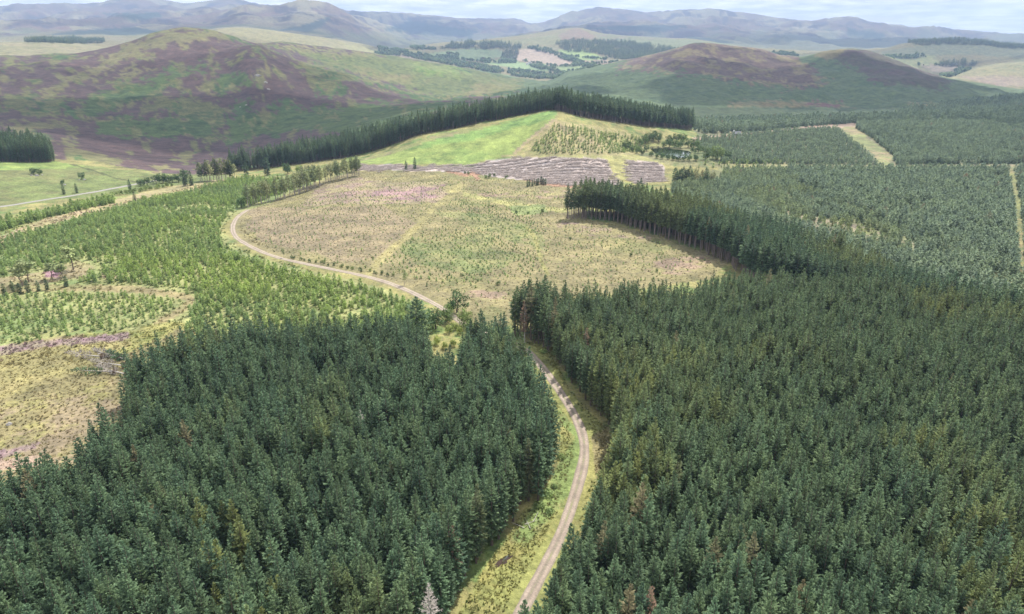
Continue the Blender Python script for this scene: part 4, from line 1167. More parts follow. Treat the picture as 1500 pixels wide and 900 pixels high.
# brash left in rows on the felled strip
def stick_heap(name, n, L, mat, seed, spread):
    r = np.random.RandomState(seed); T = Tris()
    for k in range(n):
        a = r.normal(0, .7); d = np.array([math.cos(a), math.sin(a), r.normal(0, .14)])
        p = np.array([r.normal(0, spread), r.normal(0, spread * .45), abs(r.normal(.15, .2))])
        l = L * r.uniform(.4, 1.1); w = np.array([0, 0, .045]) + r.normal(0, .02, 3)
        w2 = np.array([0, .09, 0])
        T.tri(p - w, p + w, p + d * l, 0, 0, 1)
        T.tri(p - w2, p + w2, p + d * l, 0, 0, 1)
    return T.mesh(name, mat)
def brash_mat():
    m, nt, out = new_mat('brash_wood')
    oi = nd(nt, 'ShaderNodeObjectInfo')
    g = nd(nt, 'ShaderNodeNewGeometry').outputs['Position']
    c = mixrgb(nt, noise(nt, g, 2.0, 3, .7), (.40, .34, .31), (.70, .62, .58))
    finish(nt, out, c, .9)
    return m
M_BRASH = brash_mat()
heaps = [stick_heap('brash_heap', 34, 1.7, M_BRASH, 310 + i, .8) for i in range(3)]
c = candidates(-130, 150, 390, 540, 1.5, .18, .45, 35)
x, y, z, px, py, dep = c
k = np.zeros(len(x), bool)
bw = fbm(x, y, 14, 3, .6, 91) * 7
for poly in BRASH: k |= inpoly(px + bw, py + bw * .4, poly)
row = np.sin((x * -math.sin(.16) + y * math.cos(.16)) * 6.283 / 6.5 + fbm(x, y, 30, 2, .5, 71) * 1.3)
k &= (row + .5 * fbm(x, y, 9, 3, .6, 92) > -.3) & (r_.rand(len(x)) < .85)
n_ = k.sum(); print('brash', n_)
scatter('brash_rows', heaps, np.stack([x, y, z + .25 * np.clip(row, 0, 1)], 1)[k], .16 + r_.normal(0, .5, n_) + np.pi * (r_.rand(n_) < .5), r_.uniform(.8, 1.6, n_), r_.randint(0, 3, n_), np.zeros(n_), 'grey brash left in long rows on the felled strip')

# far woods and shelter belts across the valley
round_far = [leafy_crown('far_tree_crown', [(0, 0, 6, 4, 4, 4.5), (1.5, 1, 5, 3.5, 3, 3.5)], 1.5, 1.6, M_SPR, 400 + i) for i in range(2)]
cone_far = spruce_crown('far_conifer_crown', 15, 3.6, 1.6, 6, 2, 1, M_SPR, 410, 3.0)
BELTS = [([(643,72),(660,66),(690,62),(740,64),(762,67),(757,75),(735,73),(690,72)], 2), ([(740,66),(762,66),(754,91),(735,90)], 2),
 ([(550,77),(575,76),(620,80),(660,88),(720,99),(780,106),(815,112),(815,117),(780,116),(720,107),(650,94),(600,85),(550,81)], 0),
 ([(656,78),(672,79),(668,88),(655,86)], 0), ([(770,67),(800,71),(830,83),(860,92),(882,99),(872,100),(850,98),(825,88),(800,78),(772,71)], 0),
 ([(776,95),(812,99),(822,106),(800,104),(778,99)], 0), ([(785,110),(830,106),(860,103),(900,95),(910,97),(880,104),(850,112),(815,119)], 0),
 ([(812,64),(840,59),(880,61),(950,77),(965,85),(930,88),(905,88),(870,78),(830,76)], 2), ([(700,90),(740,86),(760,92),(745,94),(710,93)], 0),
 ([(1358,98),(1385,92),(1410,89),(1432,94),(1428,97),(1400,99)], 2), ([(1375,113),(1392,106),(1412,101),(1420,103),(1400,110),(1385,116)], 0),
 ([(35,62),(60,58),(110,57),(152,59),(150,64),(60,64)], 2), ([(568,76),(580,73),(600,76),(598,79),(575,79)], 0), ([(555,70),(565,68),(568,73),(556,74)], 0), ([(600,70),(620,69),(640,73),(610,74)], 0),
 ([(880,66),(900,60),(980,70),(1000,80),(960,84),(910,76)], 2), ([(1075,78),(1160,78),(1170,84),(1100,84)], 0), ([(1290,84),(1340,80),(1360,84),(1300,88)], 0), ([(1330,63),(1400,60),(1470,66),(1500,70),(1500,73),(1400,65),(1335,67)], 2)]
c = candidates(-2700, 2900, 2150, 4000, 8.5, .4, .4, 36)
x, y, z, px, py, dep = c
sel = np.zeros(len(x), bool); vv = np.zeros(len(x), int)
wob = fbm(x, y, 110, 4, .7, 73) * 3.2
gapf = fbm(x, y, 45, 3, .6, 74)
for poly, kind in BELTS:
    s_ = inpoly(px + wob * 1.0, py + wob * .35, poly) & (gapf < (.25 if kind else .1)) & (np.hypot(x, y) > 2100)
    sel |= s_; vv[s_] = kind
hedge = np.zeros(len(x), bool)
for line in [[(752,87),(812,98),(850,97)], [(812,98),(905,92)], [(640,82),(700,91)], [(830,83),(888,88)], [(1345,96),(1400,95)]]:
    hedge |= polydist(px, py, line) < .5
sel |= hedge & (r_.rand(len(x)) < .7)
n_ = sel.sum(); print('far', n_)
vv = np.where(vv == 2, 2, r_.randint(0, 2, len(x)))
scatter('far_woodland', round_far + [cone_far], np.stack([x, y, z - .5], 1)[sel], r_.uniform(0, 6.28, n_), r_.uniform(.55, 1.35, n_), vv[sel], r_.uniform(0, .3, n_), 'distant woods and shelter belts between the fields across the valley')

# ------------------------------------------------------------------ single trees and shrubs
def tree(name, label, cat, px, py, H, crown, trunk, tint=0.0, group=None, rz=None, dx=0, dy=0, ref=None):
    gx, gy, gz = hit(px, py)
    gx += dx; gy += dy; gz = float(grid_z(gx, gy))
    o = thing(name, label, cat, (gx, gy, gz - .08), r_.uniform(0, 6.28) if rz is None else rz, H, group)
    if trunk is not None: link('trunk', trunk, o)
    cc = link('crown', crown, o); cc['tint'] = float(tint)
    return o
# unit-height shapes (scaled by the tree's height)
def unit_pine(seed, low=.35):
    r = np.random.RandomState(seed)
    lobes = []
    for z in np.arange(low, .97, .075):
        w = .15 * math.sin(min(1, (z - low) / (1 - low) * .8 + .2) * math.pi) + .03
        lobes.append((r.normal(0, .035), r.normal(0, .035), z, w * r.uniform(.75, 1.1), w * r.uniform(.75, 1.1), .055))
    return leafy_crown('pine_crown', lobes, .028, 1500, M_PINE, seed)
def limbs_for(seed, k, lo, hi, L, el=.5, rr_=.006):
    r = np.random.RandomState(seed)
    return [(r.uniform(lo, hi), r.rand() * 6.28, L * r.uniform(.6, 1.1), el + r.normal(0, .15), rr_) for _ in range(k)]
pineC = [unit_pine(500 + i, .30 + .05 * i) for i in range(4)]
pineT = [trunk_mesh('pine_trunk', .95, .014, M_PALE, top=.003, n=6, lean=.03 * (i - 1), limbs=limbs_for(i, 6, .3, .8, .13), seed=i) for i in range(4)]
def unit_round(seed, w=.50, base=.02, k=9):
    r = np.random.RandomState(seed)
    lobes = [(0, 0, .50, w * .82, w * .82, .46)]
    for i in range(k):
        a = r.rand() * 6.28; q = w * r.uniform(.4, .75)
        lobes.append((q * math.cos(a), q * math.sin(a), r.uniform(base + .18, .82), w * r.uniform(.3, .5), w * r.uniform(.3, .5), r.uniform(.14, .24)))
    return leafy_crown('broadleaf_crown', lobes, .045, 520, M_LEAF, seed)
rndC = [unit_round(520 + i) for i in range(4)]
rndT = [trunk_mesh('broadleaf_trunk', .6, .035, M_BARK, top=.006, n=7, limbs=limbs_for(40 + i, 5, .15, .45, .4, .8, .014), seed=i) for i in range(2)]
scots = [leafy_crown('scots_pine_crown', [(-.15, .05, .62, .2, .18, .1), (.12, -.1, .72, .2, .2, .1), (0, .12, .86, .18, .17, .1), (.22, .1, .52, .16, .14, .08), (-.2, -.14, .46, .15, .15, .08), (.02, 0, .7, .16, .16, .2)], 0.042, 2600, M_PINE, 540 + i) for i in range(3)]
scotsT = [trunk_mesh('scots_pine_trunk', .85, .022, M_BARK, top=.005, n=7, lean=.05 * (i - 1), limbs=limbs_for(60 + i, 7, .3, .75, .28, .5, .009), seed=i) for i in range(2)]
uspr = [spruce_crown('spruce_small_crown', 1.0, .26, .045, 7, 3, .06, M_SPR, 560 + i, 1.0) for i in range(1)]
def unit_spruce(seed, rad, low):
    c_ = spruce_crown('spruce_crown', 10, rad * 10, .5, 7, 4, low * 10, M_SPR, seed, 1.2)
    v = np.zeros(len(c_.vertices) * 3, np.float32); c_.vertices.foreach_get('co', v); c_.vertices.foreach_set('co', v * .1)
    return c_
usp = [unit_spruce(570, .24, .08), unit_spruce(571, .2, .05), unit_spruce(572, .17, .3)]
uspT = trunk_mesh('spruce_trunk', .95, .016, M_BARK, top=.002, seed=3)

# the row of slender pines above the bend of the track
spots = []
r2 = np.random.RandomState(77)
for (x0, y0), (x1, y1), n_ in (((358, 306), (425, 290), 20), ((425, 290), (470, 274), 14), ((438, 280), (530, 257), 30)):
    for i in range(n_):
        t = (i + r2.uniform(-.4, .4)) / n_
        spots.append((x0 + (x1 - x0) * t, y0 + (y1 - y0) * t, r2.uniform(0, 11)))
for i, (px, py, back) in enumerate(spots):
    first = py > 291
    tree('pine_tree', 'slender pale green pine in the row at the bend of the track' if first else 'slender pale green pine in the far part of the row along the heather edge', 'pine tree',
         px, py, r2.uniform(10.5, 14), pineC[i % 4], pineT[i % 4], r2.uniform(0, .5), 'pines beside the bend' if first else 'pines along the heather edge', dy=back)
tree('broadleaf_tree', 'dark round tree at the near end of the pine row beside the track', 'broadleaf tree', 354, 304, 6.5, rndC[0], rndT[0], 0)
# pale larches at the foot of the heather hill
for i in range(16):
    px = 288 + i * 3.6 + r2.uniform(-1, 1)
    tree('larch_tree', 'pale straggly larch in the clump at the foot of the heather hill', 'larch tree', px, 268 - (px - 288) * .05, r2.uniform(12, 16.5), usp[2] if i % 3 else pineC[i % 4], pineT[i % 4], r2.uniform(.3, .6), 'larches at the foot of the heather hill', dy=r2.uniform(0, 10))
tree('spruce_tree', 'single bluish spruce just left of the pale larch clump', 'spruce tree', 272, 273, 11, usp[0], uspT, .1)
tree('spruce_tree', 'smaller spruce beside the single bluish one left of the larches', 'spruce tree', 281, 272, 10, usp[1], uspT, .12)
tree('spruce_tree', 'broad spruce at the left end of the dark shelter belt', 'spruce tree', 392, 257, 13, usp[0], uspT, .05)
tree('spruce_tree', 'broad spruce second from the left end of the dark shelter belt', 'spruce tree', 362, 261, 11, usp[1], uspT, .02)
tree('broadleaf_tree', 'rounded dark green tree in front of the shelter belt near the pine row', 'broadleaf tree', 421, 255, 8.5, rndC[1], rndT[0], 0)
tree('broadleaf_tree', 'small yellow-green tree beside the rounded dark tree by the shelter belt', 'broadleaf tree', 438, 254, 6.5, rndC[2], rndT[1], .45)
tree('broadleaf_tree', 'thin yellow-green tree at the far end of the pine row', 'broadleaf tree', 516, 252, 9, rndC[3], rndT[1], .7)
# trees of the valley bottom on the left
for i, (px, py, h, tn2) in enumerate([(206,273,5.5,0),(215,272,6,0),(224,271,6.5,0),(234,270,7,0),(243,269,6.5,.0),(252,268,6,.05),(262,267,6.5,0),(270,264,7,0)]):
    tree('broadleaf_tree', 'dark bushy tree in the thicket beside the valley road', 'broadleaf tree', px, py, h, rndC[i % 4], rndT[i % 2], tn2, 'dark thicket beside the valley road', dy=r2.uniform(0, 5))
for i in range(14):
    px = 172 + i * 6.2
    tree('shrub', 'pale green shrub in the line below the dark thicket', 'shrub', px + r2.uniform(-2, 2), 287 - i * 1.05, r2.uniform(2.6, 4.2), rndC[(i + 1) % 4], None, r2.uniform(.3, .6), 'pale shrubs below the dark thicket')
for px, py, h, lab in [(191, 279, 7, 'small dark conifer at the left end of the valley thicket'), (94, 285, 6, 'leftmost of two small dark conifers beside the valley road'), (113, 283, 6, 'right one of two small conifers beside the valley road'), (198, 295, 6, 'lone dark conifer on the bare bank below the pale shrubs')]:
    tree('spruce_tree', lab, 'spruce tree', px, py, h, usp[1], uspT, 0)
tree('broadleaf_tree', 'small dark bushy tree on the far-left pasture, left of its pair', 'broadleaf tree', 50, 256, 5.2, rndC[0], rndT[0], 0)
tree('broadleaf_tree', 'small dark bushy tree on the far-left pasture, right of its pair', 'broadleaf tree', 58, 256, 4.8, rndC[2], rndT[1], 0)
tree('broadleaf_tree', 'tiny dark tree by a pale boulder in the middle of the pasture', 'broadleaf tree', 92, 270, 3.2, rndC[1], rndT[0], 0)
tree('broadleaf_tree', 'small dark tree standing alone on the right of the pasture', 'broadleaf tree', 120, 263, 4.8, rndC[3], rndT[1], 0)
# scots pines on the bare knoll, left
for px, py, h, lab, tn2 in [(32, 420, 9, 'leaning scots pine on the bare knoll at the left edge', .2), (42, 414, 9, 'dark scots pine second from the left on the bare knoll', 0), (78, 409, 6.5, 'low spreading scots pine beside the pink heather patch', .1), (92, 407, 5.5, 'smallest scots pine just right of the pink heather patch', .1), (107, 396, 9.5, 'dark full-crowned scots pine at the right end of the bare knoll', 0)]:
    tree('scots_pine', lab, 'pine tree', px, py, h, scots[r2.randint(3)], scotsT[r2.randint(2)], tn2)
for i, (px, py, h) in enumerate([(98, 420, 4), (20, 428, 4.2), (42, 429, 4.6), (57, 427, 4), (30, 431, 4), (8, 434, 4.5), (70, 425, 3.6)]):
    tree('spruce_tree', 'short dark spruce in the clump below the bare knoll', 'spruce tree', px, py, h, usp[i % 2], uspT, .1, 'dark spruces below the bare knoll')
# trees round the meeting of track and plantation
for px, py, h, w, tn2, lab in [(637, 483, 7, 0, 0, 'round dark green tree where the track meets the plantation'), (655, 472, 5.5, 1, .15, 'round olive tree just right of the darkest one at the junction'), (671, 458, 7.5, 2, 0, 'bluish green broad tree at the end of the gravel track'), (680, 480, 5.5, 3, .3, 'pale green round tree between the bluish tree and the plantation'), (690, 492, 5.0, 1, .2, 'small green tree wedged against the plantation at the junction')]:
    tree('broadleaf_tree', lab, 'broadleaf tree', px, py, h, rndC[w], rndT[w % 2], tn2)
for i, (px, py, h) in enumerate([(657, 489, 2.8), (666, 484, 2.6), (673, 490, 2.6), (640, 506, 2.6), (652, 512, 2.4), (664, 508, 2.4), (675, 512, 2.2), (628, 512, 2.6)]):
    tree('shrub', 'lime green shrub in the gap of the plantation by the junction', 'shrub', px, py, h, rndC[i % 4], None, r2.uniform(.75, 1), 'lime shrubs by the junction')
tree('spruce_tree', 'isolated tall spruce left of the round trees at the junction', 'spruce tree', 613, 508, 14.5, usp[0], uspT, .1)
tree('birch_tree', 'thin lone tree beside the track on the heather', 'birch tree', 593, 418, 6.0, pineC[1], pineT[1], .1)
tree('birch_tree', 'short lone tree inside the bend of the track', 'birch tree', 416, 378, 4.0, pineC[2], pineT[2], .1)
tree('spruce_tree', 'left one of two small dark spruces at the top of the heather', 'spruce tree', 595, 250, 6.5, usp[1], uspT, 0)
tree('spruce_tree', 'right one of two small dark spruces at the top of the heather', 'spruce tree', 608, 248, 8, usp[1], uspT, 0)
for i in range(9):
    tree('spruce_tree', 'small dark spruce in the group on the slope below the brash', 'spruce tree', 773 + i * 3.2 + r2.uniform(-1, 1), 272 + r2.uniform(-2, 2), r2.uniform(3, 5), usp[i % 2], uspT, .05, 'dark spruces below the brash')
for i, (px, py) in enumerate([(681,255),(686,256),(712,262),(717,261),(724,259),(742,262)]):
    tree('shrub', 'low dark shrub on the bank below the brash', 'shrub', px, py, r2.uniform(2, 3.2), rndC[i % 4], None, .1, 'low shrubs below the brash')
for i, (px, py) in enumerate([(835,352),(756,313),(773,314),(795,312),(700,413),(730,418),(676,405),(924,376),(962,398),(722,304)]):
    tree('shrub', 'low dark shrub alone on the heather slope', 'shrub', px, py, r2.uniform(1.2, 2.2), rndC[i % 4], None, .1, 'low shrubs on the heather slope')
for i in range(22):
    t = i / 21
    tree('shrub', 'low scrub along the upper side of the track', 'shrub', 425 + 150 * t + r2.uniform(-3, 3), 379 + 26 * t + r2.uniform(-1, 1), r2.uniform(.9, 1.7), rndC[i % 4], None, r2.uniform(0, .4), 'scrub beside the track')
# the clump before the pond
for i in range(9):
    px = 988 + i * 3.0
    tree('spruce_tree', 'dark spruce in the left half of the clump below the pond', 'spruce tree', px, 270 - r2.uniform(0, 3), r2.uniform(8, 11), usp[i % 3], uspT, .05, 'dark spruces below the pond')
for i in range(10):
    px = 1014 + i * 3.4
    tree('larch_tree', 'pale brownish larch in the right half of the clump below the pond', 'larch tree', px, 270 - r2.uniform(0, 3), r2.uniform(6, 10), pineC[i % 4], pineT[i % 4], .6, 'pale larches below the pond')
tree('spruce_tree', 'dark narrow spruce among the pale larches below the pond', 'spruce tree', 1033, 271, 10.5, usp[1], uspT, 0)
# round the pond
ring = [(914,217,5),(919,220,5),(926,223,5.5),(933,225,5),(940,227,5),(921,215,5),(937,214,6),(945,211,7),(950,208,8),(957,206,8),(965,208,8),(947,222,5),(935,222,4.5),(954,229,4),
        (972,217,6),(980,216,6.5),(988,217,7),(996,218,7),(980,210,7),(990,209,7),(1000,209,8),(1008,217,7.5),(1016,216,7.5),(1022,219,6.5),(1014,223,4),(1022,225,6),
        (962,232,4),(970,233,4),(978,234,4.2),(986,235,4.5),(994,236,4.5),(1002,236,4.5),(1010,236,5),(1019,236,5)]
for i, (px, py, h) in enumerate(ring):
    back = py < 220 and px > 966
    tree('broadleaf_tree', 'dark leafy tree on the far bank of the pond' if back else ('dark leafy tree left of the pond' if px < 958 else 'dark leafy tree on the near bank of the pond'), 'broadleaf tree', px, py, h, rndC[i % 4], rndT[i % 2], r2.uniform(0, .12),
         'trees on the far bank of the pond' if back else ('trees left of the pond' if px < 958 else 'trees on the near bank of the pond'))
tree('broadleaf_tree', 'big pale grey-green round tree right of the pond', 'broadleaf tree', 1050, 234, 11, rndC[0], rndT[0], .3)
tree('broadleaf_tree', 'second pale round tree between the big one and the pond', 'broadleaf tree', 1034, 234, 9.5, rndC[2], rndT[1], .2)
tree('broadleaf_tree', 'low green tree at the right end of the pond trees', 'broadleaf tree', 1066, 234, 6, rndC[3], rndT[1], .1)
tree('shrub', 'small pale bush behind the big round tree by the pond', 'shrub', 1058, 229, 5, rndC[1], None, .4)

# dead and browning trees
m, nt, out = new_mat('dead_twigs'); M_DEAD = m
finish(nt, out, mixrgb(nt, nd(nt, 'ShaderNodeAttribute', attribute_name='tip').outputs['Fac'], (.30, .26, .23), (.48, .44, .41)), .9)
m, nt, out = new_mat('brown_needles'); M_BROWN = m
finish(nt, out, mixrgb(nt, nd(nt, 'ShaderNodeAttribute', attribute_name='tip').outputs['Fac'], (.13, .09, .06), (.30, .20, .14)), .9)
dead_c = spruce_crown('bare_twigs', 12.5, 1.3, .42, 6, 3, 3, M_DEAD, 600, .28)
brown_c = spruce_crown('brown_crown', 12.5, 1.4, .5, 6, 3, 4, M_BROWN, 601, .7)
dead_t = trunk_mesh('dead_trunk', 12.4, .15, M_GREY, limbs=stubs(12, 20, 5), seed=9)
def dead(tpx, tpy, H, c_, lab):
    """place a tree by its tip, since its foot is hidden by the canopy"""
    a, te = ray(tpx, tpy); d = (float(0) + 12.5 * H - CAMH) / float(te)
    gx, gy = math.sin(a) * d, math.cos(a) * d
    o = thing('dead_spruce', lab, 'dead tree', (gx, gy, float(grid_z(gx, gy))), r2.rand() * 6, H)
    link('trunk', dead_t, o); link('crown', c_, o)
dead(627, 858, 1.10, dead_c, 'bleached grey dead spruce rising from the canopy beside the verge')
dead(660, 772, 1.02, brown_c, 'brown dying spruce near the right edge of the left block')
dead(526, 602, 1.04, dead_c, 'thin grey dead spruce beside a yellow tree in the left block')
dead(769, 441, 1.0, brown_c, 'browned spruce on the corner where the right block begins')
dead(858, 480, 1.0, brown_c, 'rusty thin spruce near the dark left edge of the right block')
dead(952, 858, 1.03, brown_c, 'reddish brown spruce low down in the right block')
gx, gy, gz = hit(833, 322)
o = thing('bare_tree', 'tall bare trunk standing clear of the left end of the tall stand', 'dead tree', (gx, gy, gz - .1))
link('trunk', trunk_mesh('bare_trunk', 13, .16, M_PALE, limbs=stubs(13, 8, 8), seed=4), o)
link('crown', leafy_crown('thin_top', [(0, 0, 12, .5, .5, .8)], .14, 14, M_PINE, 77), o)

# wind-thrown spruces lying on the rough ground
fall_t = trunk_mesh('fallen_trunk', 10, .16, M_GREY, limbs=[(z, a, .9, .4, .03) for z in np.arange(2, 9, .5) for a in (0, 2.1, 4.2)], seed=12)
fall_c = spruce_crown('fallen_branches', 10.5, 1.5, .6, 6, 3, 3, M_DEAD, 610, .5)
fall_g = spruce_crown('fallen_green_branches', 10.5, 1.5, .6, 6, 3, 3, M_SPR, 611, .9)
def root_plate(seed):
    r = np.random.RandomState(seed); T = Tris()
    for k in range(26):
        a = k * 6.283 / 26; b_ = a + .24; q = r.uniform(.8, 1.3); q2 = r.uniform(.8, 1.3)
        T.tri(np.array([0, 0, .1]), np.array([math.cos(a) * q, math.sin(a) * q, r.normal(-.1, .1)]), np.array([math.cos(b_) * q2, math.sin(b_) * q2, r.normal(-.1, .1)]), 0, 0, 0)
        T.tri(np.array([0, 0, -.5]), np.array([math.cos(b_) * q2, math.sin(b_) * q2, -.1]), np.array([math.cos(a) * q, math.sin(a) * q, -.1]), 0, 0, 0)
        if k % 3 == 0:
            e = np.array([math.cos(a) * q * 1.5, math.sin(a) * q * 1.5, r.normal(0, .2)]); s_ = np.array([0, 0, .06])
            T.tri(np.array([math.cos(a) * q, math.sin(a) * q, -.1]) - s_, np.array([math.cos(a) * q, math.sin(a) * q, -.1]) + s_, e, 0, 0, 0)
    return T.mesh('root_plate', M_SOILW)
M_SOILW = bark('earthy_roots', (.07, .05, .035), (.22, .16, .11))
rp = root_plate(2)
for px, py, rz, grn, lab in [(176, 528, 2.75, 0, 'bleached fallen spruce lying farthest up the rough ground by the plantation'), (182, 540, 2.95, 0, 'grey fallen spruce in the middle of the windthrow pile'), (186, 552, 2.8, 0, 'pale fallen trunk at the foot of the leaning edge trees'), (168, 548, 3.2, 1, 'fallen spruce still carrying dull green branches'), (150, 526, 3.05, 0, 'outermost grey fallen spruce reaching into the yellow grass'), (190, 534, 2.6, 1, 'half-green fallen spruce tucked against the plantation edge')]:
    gx, gy, gz = hit(px, py)
    o = thing('fallen_tree', lab, 'fallen tree', (gx, gy, gz + .55))
    o.rotation_euler = (0, R(86), rz)
    link('trunk', fall_t, o); link('crown', fall_g if grn else fall_c, o); link('root_plate', rp, o)

# ------------------------------------------------------------------ boulders, crag, pool, logs
M_ROCK = bark('grey_rock', (.16, .155, .15), (.36, .34, .32))
def rock_mesh(seed, sx, sy, sz):
    import bmesh
    bm = bmesh.new(); bmesh.ops.create_icosphere(bm, subdivisions=2, radius=1)
    r = np.random.RandomState(seed); o3 = r.rand(3) * 50
    for v in bm.verts:
        p = np.array(v.co); k = 1 + .28 * float(perlin(np.array([p[0] * 1.3 + o3[0]]), np.array([p[1] * 1.3 + p[2] * 1.7 + o3[1]]))[0])
        v.co = (p[0] * sx * k, p[1] * sy * k, p[2] * sz * k)
    me = bpy.data.meshes.new('boulder'); bm.to_mesh(me); bm.free(); me.materials.append(M_ROCK)
    return me
for i, (px, py, s, lab) in enumerate([(46, 257.5, 1.1, 'pale boulder at the left foot of the paired trees on the pasture'), (54, 258, 1.4, 'largest pale boulder below the paired trees on the pasture'), (62, 257, .9, 'small pale boulder right of the paired trees on the pasture'), (95, 271.5, 1.0, 'pale boulder beside the tiny tree on the pasture'), (124, 264, 1.0, 'pale boulder right of the lone pasture tree'), (116, 264, .7, 'small boulder left of the lone pasture tree'),
                                   (14, 623, .7, 'lone grey boulder on the rough ground at the left edge')]):
    gx, gy, gz = hit(px, py)
    o = link('boulder', rock_mesh(i, s, s * .8, s * .55), label=lab, category='boulder'); o.location = (gx, gy, gz + s * .1); o.rotation_euler = (0, 0, i)
for i, (px, py, s, lab) in enumerate([(378, 111, 6, 'grey rocky crag on the shoulder of the heather hill'), (389, 121, 4, 'pale outcrop just below the crag on the heather hill'), (393, 131, 3.4, 'white scree patch lowest under the crag on the heather hill'), (361, 154, 2.2, 'small outcrop left of and below the crag'), (352, 157, 1.8, 'smallest outcrop on the green flank below the crag')]):
    gx, gy, gz = hit(px, py, 900, 2000)
    o = link('crag', rock_mesh(20 + i, s, s * .8, s * .6), label=lab, category='rock outcrop'); o.location = (gx, gy, gz - s * .25); o.rotation_euler = (0, 0, i * 2)
def blob_on_ground(name, cpx, cpy, a, b, mat, lift, seed, rz=0.0, **kw):
    gx, gy, gz = hit(cpx, cpy); r = np.random.RandomState(seed)
    vs = [(gx, gy, float(grid_z(gx, gy)) + lift)]
    for k in range(28):
        t = k * 6.283 / 28; q = 1 + r.uniform(-.45, .45)
        u, v = a * q * math.cos(t), b * q * math.sin(t)
        x_, y_ = gx + u * math.cos(rz) - v * math.sin(rz), gy + u * math.sin(rz) + v * math.cos(rz)
        vs.append((x_, y_, float(grid_z(x_, y_)) + lift))
    me = sheet(name, vs, [(0, 1 + k, 1 + (k + 1) % 28) for k in range(28)], mat)
    return link(name, me, **kw)
M_PEAT = bark('wet_peat', (.03, .022, .018), (.09, .06, .05))
blob_on_ground('bare_peat_ground', 737, 823, 2.0, .6, M_PEAT, .05, 1, .9, kind='structure')
blob_on_ground('puddle_water', 741, 821, .8, .22, bpy.data.materials['pond_water'], .08, 2, .9, kind='structure')
log = trunk_mesh('branch_wood', 2.4, .05, M_GREY, n=5, limbs=[(.8, 1, .6, .5, .02), (1.4, 4, .5, .5, .02)], seed=3)
for i, (px, py, rz, lab) in enumerate([(771, 771, .4, 'bleached branch on the verge nearest the big dark spruce'), (776, 775, 1.9, 'bleached branch in the middle of the litter on the verge'), (766, 776, 2.6, 'bleached branch lowest in the litter on the verge'), (782, 765, 1.2, 'bleached branch farthest up the verge beside the ferns')]):
    gx, gy, gz = hit(px, py)
    o = link('fallen_branch', log, label=lab, category='branch'); o.location = (gx, gy, gz + .2); o.rotation_euler = (0, R(88), rz)
fern = [leafy_crown('fern_clump_leaves', [(0, 0, .28, .6, .6, .35)], .11, 260, M_YNG, 620 + i) for i in range(2)]
r3 = np.random.RandomState(8)
FP = [(790, 745), (802, 728), (812, 715), (805, 752), (818, 735), (826, 700), (833, 690), (822, 672), (838, 668), (812, 760), (846, 645), (835, 640), (807, 755), (858, 610), (800, 560), (808, 545), (790, 535), (800, 530), (812, 520), (796, 518), (840, 590), (822, 566)]
for i, (px, py) in enumerate(FP):
    gx, gy, gz = hit(px, py); up_ = py < 620
    if near_road(np.array([gx]), np.array([gy]), 3.2)[0]: continue
    o = link('fern', fern[i % 2], label='green fern clump in the strip where the dark trees close on the track' if up_ else 'green fern clump on the wide verge between the big spruce and the track', category='fern', group='ferns where the trees close in' if up_ else 'ferns on the wide verge', tint=.1)
    o.location = (gx, gy, gz); s = r3.uniform(1.0, 2.2); o.scale = (s, s, s * .8); o.rotation_euler = (0, 0, r3.rand() * 6)

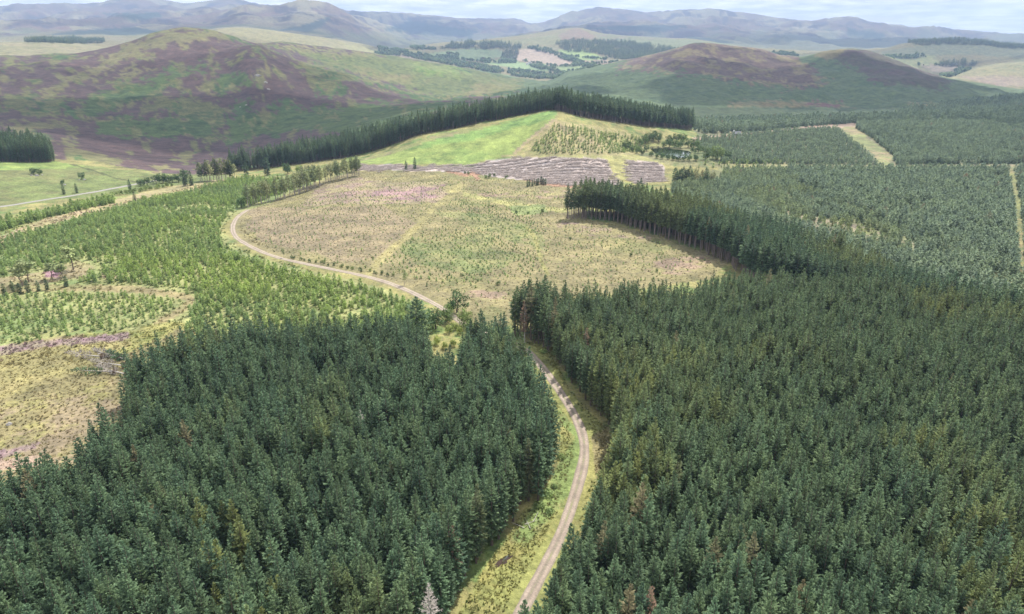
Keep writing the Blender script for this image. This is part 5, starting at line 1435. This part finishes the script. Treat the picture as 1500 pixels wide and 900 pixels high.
# ------------------------------------------------------------------ houses
m, nt, out = new_mat('whitewash'); finish(nt, out, (.78, .77, .73), .8); M_WHITE = m
m, nt, out = new_mat('slate'); finish(nt, out, (.14, .145, .16), .6); M_SLATE = m
m, nt, out = new_mat('window_glass'); finish(nt, out, (.03, .035, .04), .15); M_GLASS = m
def box_mesh(name, x0, x1, y0, y1, z0, z1, mat):
    v = [(x, y, z) for x in (x0, x1) for y in (y0, y1) for z in (z0, z1)]
    f = [(0, 1, 3, 2), (4, 6, 7, 5), (0, 4, 5, 1), (2, 3, 7, 6), (0, 2, 6, 4), (1, 5, 7, 3)]
    me = bpy.data.meshes.new(name); me.from_pydata(v, [], f); me.materials.append(mat); return me
def house(px, py, w, d, h, rz, lab, dmin=40, mat=None):
    gx, gy, gz = hit(px, py, dmin)
    o = thing('farmhouse', lab, 'house', (gx, gy, gz), rz)
    wv = [(x, y, z) for x in (-w / 2, w / 2) for y in (-d / 2, d / 2) for z in (-1.5, h)] + [(-w / 2, 0, h + d * .42), (w / 2, 0, h + d * .42)]
    me = bpy.data.meshes.new('wall'); me.from_pydata(wv, [], [(0, 1, 8, 3, 2), (4, 6, 7, 9, 5), (0, 4, 5, 1), (2, 3, 7, 6)]); me.materials.append(mat or M_WHITE)
    link('wall', me, o)
    e = .35; k = .42 * 2 / 1
    rv, rf = [], []
    for sgn in (-1, 1):
        b_ = len(rv)
        yo, zo = sgn * (d / 2 + e), h - e * .84
        for zz in (0.04, .26):
            rv += [(-w / 2 - e, yo, zo + zz), (w / 2 + e, yo, zo + zz), (w / 2 + e, 0, h + d * .42 + zz), (-w / 2 - e, 0, h + d * .42 + zz)]
        rf += [(b_, b_ + 1, b_ + 2, b_ + 3), (b_ + 4, b_ + 5, b_ + 6, b_ + 7), (b_, b_ + 1, b_ + 5, b_ + 4), (b_, b_ + 3, b_ + 7, b_ + 4), (b_ + 1, b_ + 2, b_ + 6, b_ + 5)]
    me = bpy.data.meshes.new('roof'); me.from_pydata(rv, [], rf); me.materials.append(M_SLATE)
    rf_ = link('roof', me, o)
    link('chimney', box_mesh('chimney', -w * .42, -w * .42 + 1, -.5, .5, h + d * .3, h + d * .42 + 1.3, mat or M_WHITE), rf_)
    wm_ = box_mesh('window', -.6, .6, -.06, .06, 0, 1.3, M_GLASS)
    for xx in (-w * .3, w * .3):
        q_ = link('window', wm_, o); q_.location = (xx, -d / 2 - .02, h * .35)
    q_ = link('door', box_mesh('door', -.5, .5, -.05, .05, 0, 2.1, M_SLATE), o); q_.location = (0, -d / 2 - .03, 0)
    return o
house(787, 114.5, 17, 8, 5, .3, 'white farmhouse at the foot of the valley beyond the green hill', 2000)
house(776, 94, 13, 7, 4.5, .1, 'small white cottage on the edge of the pale tan field', 2000)
house(772, 95, 8, 6, 3.5, .8, 'outbuilding left of the cottage by the pale tan field', 2000)
house(1078, 200, 7, 4, 2.4, .1, 'white hut beside a lone tree on the moor right of the pond')
for i, (px, py) in enumerate([(628, 70), (634, 71), (622, 71)]):
    house(px, py, 13, 8, 5, i, ['white house leftmost of the hamlet behind the shelter belts', 'white house rightmost of the hamlet behind the shelter belts', 'grey-roofed white house in the middle of the hamlet'][[1, 1, 0][i] if i != 0 else 2], 2200)
tree('spruce_tree', 'lone dark spruce beside the white hut on the moor', 'spruce tree', 1080, 198, 7, usp[1], uspT, 0)
print('all', round(time.time() - T0, 1))
